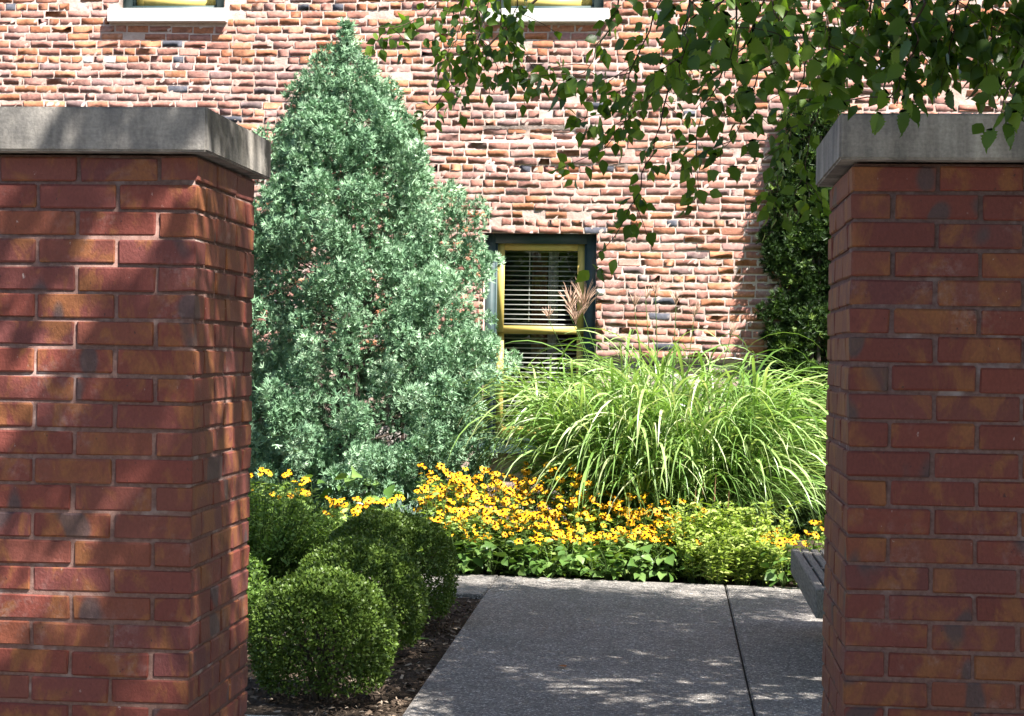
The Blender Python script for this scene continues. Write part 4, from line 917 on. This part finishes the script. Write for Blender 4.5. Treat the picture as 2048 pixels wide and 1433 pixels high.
# hanging sprays seen below the canopy: world polylines (start to tip), leaf count, leaf size
SPRAYS = [
    ([(-0.98, 7.6, 3.22), (-1.03, 7.53, 3.06), (-1.17, 7.47, 2.95), (-1.32, 7.4, 2.92)], 26, (0.045, 0.065), 3),
    ([(-0.93, 7.6, 3.22), (-0.93, 7.57, 3.04), (-0.97, 7.53, 2.9), (-1.02, 7.5, 2.75)], 26, (0.045, 0.065), 3),
    ([(-0.79, 7.4, 3.18), (-0.8, 7.33, 2.95), (-0.87, 7.27, 2.75), (-0.92, 7.2, 2.56)], 34, (0.045, 0.07), 4),
    ([(-0.72, 7.2, 3.13), (-0.73, 7.17, 2.9), (-0.66, 7.13, 2.75), (-0.6, 7.1, 2.59)], 34, (0.045, 0.07), 4),
    ([(-0.83, 7.3, 3.14), (-0.84, 7.27, 2.9), (-0.75, 7.23, 2.75), (-0.73, 7.2, 2.68)], 26, (0.045, 0.065), 3),
    ([(-0.61, 7.2, 3.13), (-0.65, 7.15, 2.98), (-0.7, 7.1, 2.85)], 18, (0.045, 0.065), 2),
    ([(-0.91, 7.5, 2.77), (-1.0, 7.53, 2.67), (-1.09, 7.57, 2.57), (-1.2, 7.6, 2.53)], 11, (0.045, 0.06), 0),
    ([(-0.15, 5.9, 2.85), (-0.21, 5.85, 2.7), (-0.26, 5.8, 2.58), (-0.3, 5.75, 2.48), (-0.4, 5.7, 2.44)], 22, (0.05, 0.07), 2),
    ([(-0.01, 6.2, 2.91), (-0.11, 6.15, 2.69), (-0.16, 6.1, 2.52), (-0.23, 6.05, 2.4), (-0.36, 6.0, 2.34)], 34, (0.045, 0.06), 4),
    ([(0.22, 6.3, 2.93), (0.08, 6.26, 2.71), (-0.04, 6.22, 2.54), (-0.14, 6.18, 2.4), (-0.25, 6.14, 2.27), (-0.43, 6.1, 2.18)], 42, (0.045, 0.06), 5),
    ([(0.07, 6.0, 2.87), (0.01, 6.0, 2.59), (-0.04, 6.0, 2.39), (-0.1, 6.0, 2.2), (-0.15, 6.0, 2.05), (-0.24, 6.0, 1.91), (-0.29, 6.0, 1.84)], 46, (0.045, 0.06), 4),
    ([(0.34, 6.0, 2.86), (0.21, 5.98, 2.61), (0.11, 5.95, 2.42), (0.06, 5.92, 2.26), (0.08, 5.9, 2.04)], 36, (0.045, 0.06), 5),
    ([(0.4, 5.8, 2.82), (0.28, 5.77, 2.54), (0.22, 5.73, 2.34), (0.13, 5.7, 2.17)], 34, (0.045, 0.065), 5),
    ([(0.56, 6.2, 2.91), (0.46, 6.15, 2.62), (0.41, 6.1, 2.42), (0.36, 6.05, 2.21), (0.34, 6.0, 2.02)], 34, (0.045, 0.06), 5),
    ([(0.61, 6.0, 2.86), (0.51, 5.98, 2.56), (0.46, 5.95, 2.37), (0.43, 5.92, 2.2), (0.45, 5.9, 2.08)], 30, (0.045, 0.06), 5),
    ([(0.03, 4.6, 2.56), (0.02, 4.55, 2.39), (0.01, 4.5, 2.26)], 14, (0.055, 0.075), 2),
    ([(0.16, 4.6, 2.56), (0.15, 4.55, 2.39), (0.12, 4.5, 2.26)], 14, (0.055, 0.075), 2),
    ([(0.26, 5.0, 2.65), (0.28, 4.95, 2.47), (0.28, 4.9, 2.33)], 20, (0.05, 0.07), 3),
    ([(0.4, 5.0, 2.65), (0.41, 4.95, 2.5), (0.42, 4.9, 2.33)], 24, (0.05, 0.07), 4),
    ([(0.56, 5.2, 2.69), (0.56, 5.15, 2.5), (0.54, 5.1, 2.34)], 26, (0.05, 0.07), 4),
    ([(0.69, 5.2, 2.69), (0.67, 5.15, 2.52), (0.64, 5.1, 2.34)], 26, (0.05, 0.07), 4),
    ([(0.8, 5.1, 2.67), (0.78, 5.05, 2.48), (0.74, 5.0, 2.32)], 26, (0.05, 0.07), 4),
    ([(0.91, 5.1, 2.66), (0.89, 5.05, 2.48), (0.86, 5.0, 2.31)], 26, (0.05, 0.07), 4),
    ([(1.04, 5.1, 2.64), (0.98, 5.05, 2.48), (0.93, 5.0, 2.32)], 24, (0.05, 0.07), 4),
    ([(0.57, 4.0, 2.42), (0.53, 3.98, 2.29), (0.49, 3.97, 2.16), (0.48, 3.95, 2.11)], 12, (0.05, 0.065), 1),
    ([(0.8, 4.0, 2.29), (0.75, 3.98, 2.19), (0.71, 3.95, 2.09)], 12, (0.05, 0.065), 1),
    ([(0.46, 6.8, 3.04), (0.37, 6.7, 2.81), (0.27, 6.6, 2.68)], 24, (0.045, 0.06), 4),
    ([(0.18, 6.8, 3.04), (0.16, 6.7, 2.87), (0.08, 6.6, 2.7)], 24, (0.045, 0.06), 4),
    ([(0.74, 6.6, 3.0), (0.67, 6.53, 2.78), (0.61, 6.47, 2.58), (0.55, 6.4, 2.45)], 28, (0.045, 0.06), 4),
    ([(1.39, 6.4, 2.8), (1.14, 6.47, 2.78), (0.96, 6.53, 2.78), (0.77, 6.6, 2.77)], 30, (0.045, 0.06), 6),
    ([(1.11, 6.6, 2.99), (1.0, 6.55, 2.73), (0.9, 6.5, 2.57)], 28, (0.045, 0.06), 5),
    ([(1.29, 6.6, 2.99), (1.18, 6.55, 2.73), (1.08, 6.5, 2.55)], 28, (0.045, 0.06), 5),
]
hang = []
for (pts, k, sz, sub) in SPRAYS:
    k = int(k*(1.9 if pts[0][0] > .4 else 1.45))
    pts = np.array(pts, float); t = np.linspace(0, len(pts)-1, 4*(len(pts)-1)+1); c = np.stack([np.interp(t, np.arange(len(pts)), pts[:, i]) for i in range(3)], 1)
    c[1:-1] = (c[:-2]+2*c[1:-1]+c[2:])/4; c = c + r.normal(0, .006, c.shape)*[1, 3, 1]
    up = c[0]; tz = min(7, max(3.3, up[2]+.8)); tp = trunk_at(tz)
    mid = up + (tp-up)*.3 + [0, 0, 1.1]
    BARK.tube(bez(tp, mid, up, 14), np.linspace(.02, .0042, 14), 5)
    twig(c, .0042, k, hang, sz, 1.15, .04)
    for j in range(sub):
        q = c[int(r.uniform(.12, .95)*(len(c)-1))]; a = r.uniform(0, 6.28); l = r.uniform(.10, .26); e = q + np.array([math.cos(a)*l*.75, math.sin(a)*l*.9, -l*r.uniform(.1, .8)])
        twig(bez(q, q+(e-q)*.5+[0, 0, .02], e, 4), .002, int(r.uniform(5, 9)), hang, sz, 1.0, .035)
P = np.concatenate([s[0] for s in hang]); A = np.concatenate([s[1] for s in hang]); Nn = np.concatenate([s[2] for s in hang]); Sz = np.concatenate([s[3] for s in hang])
Nn = unit(Nn*[1, 1, .6] + [0, -.15, .1])
print('hanging leaves', len(P))
def toothed(seed, tint):
    rr = random.Random(seed); L_ = [(0, 0, 0)]; nt_ = 7; left = []; right = []
    for i in range(nt_):
        t = (i+.6)/nt_; wv_ = .40*math.sin(math.pi*min(1, t**.72))**.85*(1-.15*t)
        left.append((-wv_*rr.uniform(.93, 1.1), t*1.0, .10*wv_+rr.uniform(-.01, .01))); left.append((-wv_*.80, t+.09, .06*wv_))
        right.append((wv_*rr.uniform(.93, 1.1), t*1.0, .10*wv_+rr.uniform(-.01, .01))); right.append((wv_*.80, t+.09, .06*wv_))
    mid = [(0, i/7, -.06*(i/7)**2) for i in range(8)] ; tip = (0, 1.12, -.12)
    b = MB(); V = left+right+mid+[tip]; nl = len(left); F = []
    mo = 2*nl; ti = mo+8
    for i in range(nl-1):
        m0 = mo+min(7, int((i+1)/2)); m1 = mo+min(7, int((i+2)/2))
        F.append((i, m0, i+1)); F.append((nl+i, nl+i+1, m0))
        if m1 != m0: F.append((i+1, m0, m1)); F.append((nl+i+1, m1, m0))
    F += [(nl-1, mo+7, ti), (2*nl-1, ti, mo+7), (0, mo+1, mo), (nl, mo, mo+1)]
    b.add(V, F); V = np.array(V); V[:, 2] -= .12*V[:, 1]**2*rr.uniform(.2, 1.6); V[:, 0] += .08*rr.uniform(-1, 1)*V[:, 1]**2
    return mesh('leaf', V, np.array(F), M['birch'], tint=np.full(len(F), tint), smooth=True)
TL = [toothed(s, t) for s, t in enumerate((.1, .3, .5, .65, .8, .92, .2, .4))]; YL = toothed(20, 1.0)
depth = P[:, 1]; order = np.argsort(-Sz/depth); solo = order[:296]; restm = np.ones(len(P), bool); restm[solo] = False
FRM = frames(A, Nn, Sz)
yset = set(np.argsort(((P-np.array([0.13, 6.2, 2.19]))**2).sum(1))[:3].tolist())
for i in solo:
    fr_ = FRM[i]; o = link('leaf', YL if i in yset else TL[r.integers(len(TL))], bi)
    o.matrix_parent_inverse = Matrix.Translation(-Vector(bi.location)); o.matrix_basis = Matrix([list(fr_[k])+[P[i][k]] for k in range(3)]+[[0, 0, 0, 1]])
V, F = scatter(BIRCH, BIRCH_F, FRM[restm], P[restm])
o = at(link('leaves', mesh('leaves', V, F, M['birch'], tint=np.repeat(r.random(restm.sum())*.96, len(BIRCH_F)))), bi); tag(o, kind='stuff')
at(BARK.obj('branches', M['twig_bark']), bi)

# second birch beside the viewer, out of the picture to the right: its crown shades the gate piers
SBARK = BARK; BARK = MB(); tk2 = np.array([(3.9, 1.6, -.1), (3.8, 1.65, 1.5), (3.6, 1.7, 3.2), (3.3, 1.75, 5.0), (3.2, 1.8, 6.8), (3.2, 1.8, 8.2)])
b2 = empty('birch_tree', (3.9, 1.6, 0), 'second birch tree beside the right gate pier shading both piers', 'tree')
o = MB(); o.tube(tk2, [.15, .125, .105, .08, .05, .012], 10); at(o.obj('trunk', M['bark'], smooth=True), b2)
crown2 = []
canopy(tk2, 27, (3.0, 7.4), (1.3, 2.4), lambda x, y: max(2.75, 2.0+.27*max(y, 0)), crown2, 56, 40)
for i in range(24):
    tt = r.uniform(1.9, 3.6); q = np.array([(r.uniform(.5, 1.5) if i % 2 else r.uniform(-2.0, -1.1))+.58*tt, 4.2-.48*tt, r.uniform(.75, 2.0)+tt]); p0 = np.array([np.interp(q[2]-.4, tk2[:, 2], tk2[:, k_]) for k_ in range(3)])
    c = bez(p0, (p0+q)/2+[0, 0, .35], q, 8); BARK.tube(c, np.linspace(.022, .005, 8), 5)
    for j in range(16):
        e = c[int(r.uniform(3, 7.99))] + r.normal(0, .28, 3); e[2] = max(e[2], 2.8); twig(bez(c[4], (c[4]+e)/2+[0, 0, .1], e, 4), .003, 40, crown2, (.055, .09), .8, .10)
P = np.concatenate([s[0] for s in crown2]); A = np.concatenate([s[1] for s in crown2]); Nn = np.concatenate([s[2] for s in crown2]); Sz = np.concatenate([s[3] for s in crown2])
sel = leaf_gaps(P+r.normal(0, .015, P.shape)); P, A, Nn, Sz = P[sel], A[sel], Nn[sel], Sz[sel]
V, F = scatter(SIMP, SIMP_F, frames(A, Nn, Sz), P)
o = at(link('crown', mesh('crown', V, F, M['birch'], tint=np.repeat(r.random(len(P))*.97, 2))), b2); tag(o, kind='stuff')
at(BARK.obj('branches', M['twig_bark']), b2)

# fallen leaves on the ground
for (x, y, rz, m_, lab) in ((-.52, 8.62, .5, M['dry'], 'small fallen reddish-brown leaf lying on the concrete path'), (-1.33, 9.35, 2.2, M['broadleaf'], 'single fallen green leaf on the mulch beside the boxwood')):
    me = mesh('fallen_leaf', (BIRCH-[0, .5, 0])*[.06, .075, .06]*(1 if m_ is M['dry'] else 1.5)+[0, 0, .01], BIRCH_F, m_, tint=np.full(len(BIRCH_F), .7)); o = link('fallen_leaf', me, loc=(x, y, .002 if x > -1 else -.01)); o.rotation_euler.z = rz; tag(o, lab, 'leaf')

# far trees across the street behind the viewer (they darken the window reflections)
r = np.random.default_rng(99); n = 16000
cx = r.choice(np.arange(-26, 27, 5.2), n) + r.normal(0, 1.7, n); P = np.stack([cx, -19+r.normal(0, 1.5, n), np.abs(r.normal(3.2, 2.1, n))], 1)
V, F = scatter(SIMP, SIMP_F, frames(r.normal(0, 1, (n, 3)), r.normal(0, 1, (n, 3)), r.uniform(.35, .6, n)), P)
o = link('far_trees', mesh('far_trees', V, F, M['birch'], tint=np.repeat(r.random(n)*.9, 2))); tag(o, kind='stuff')
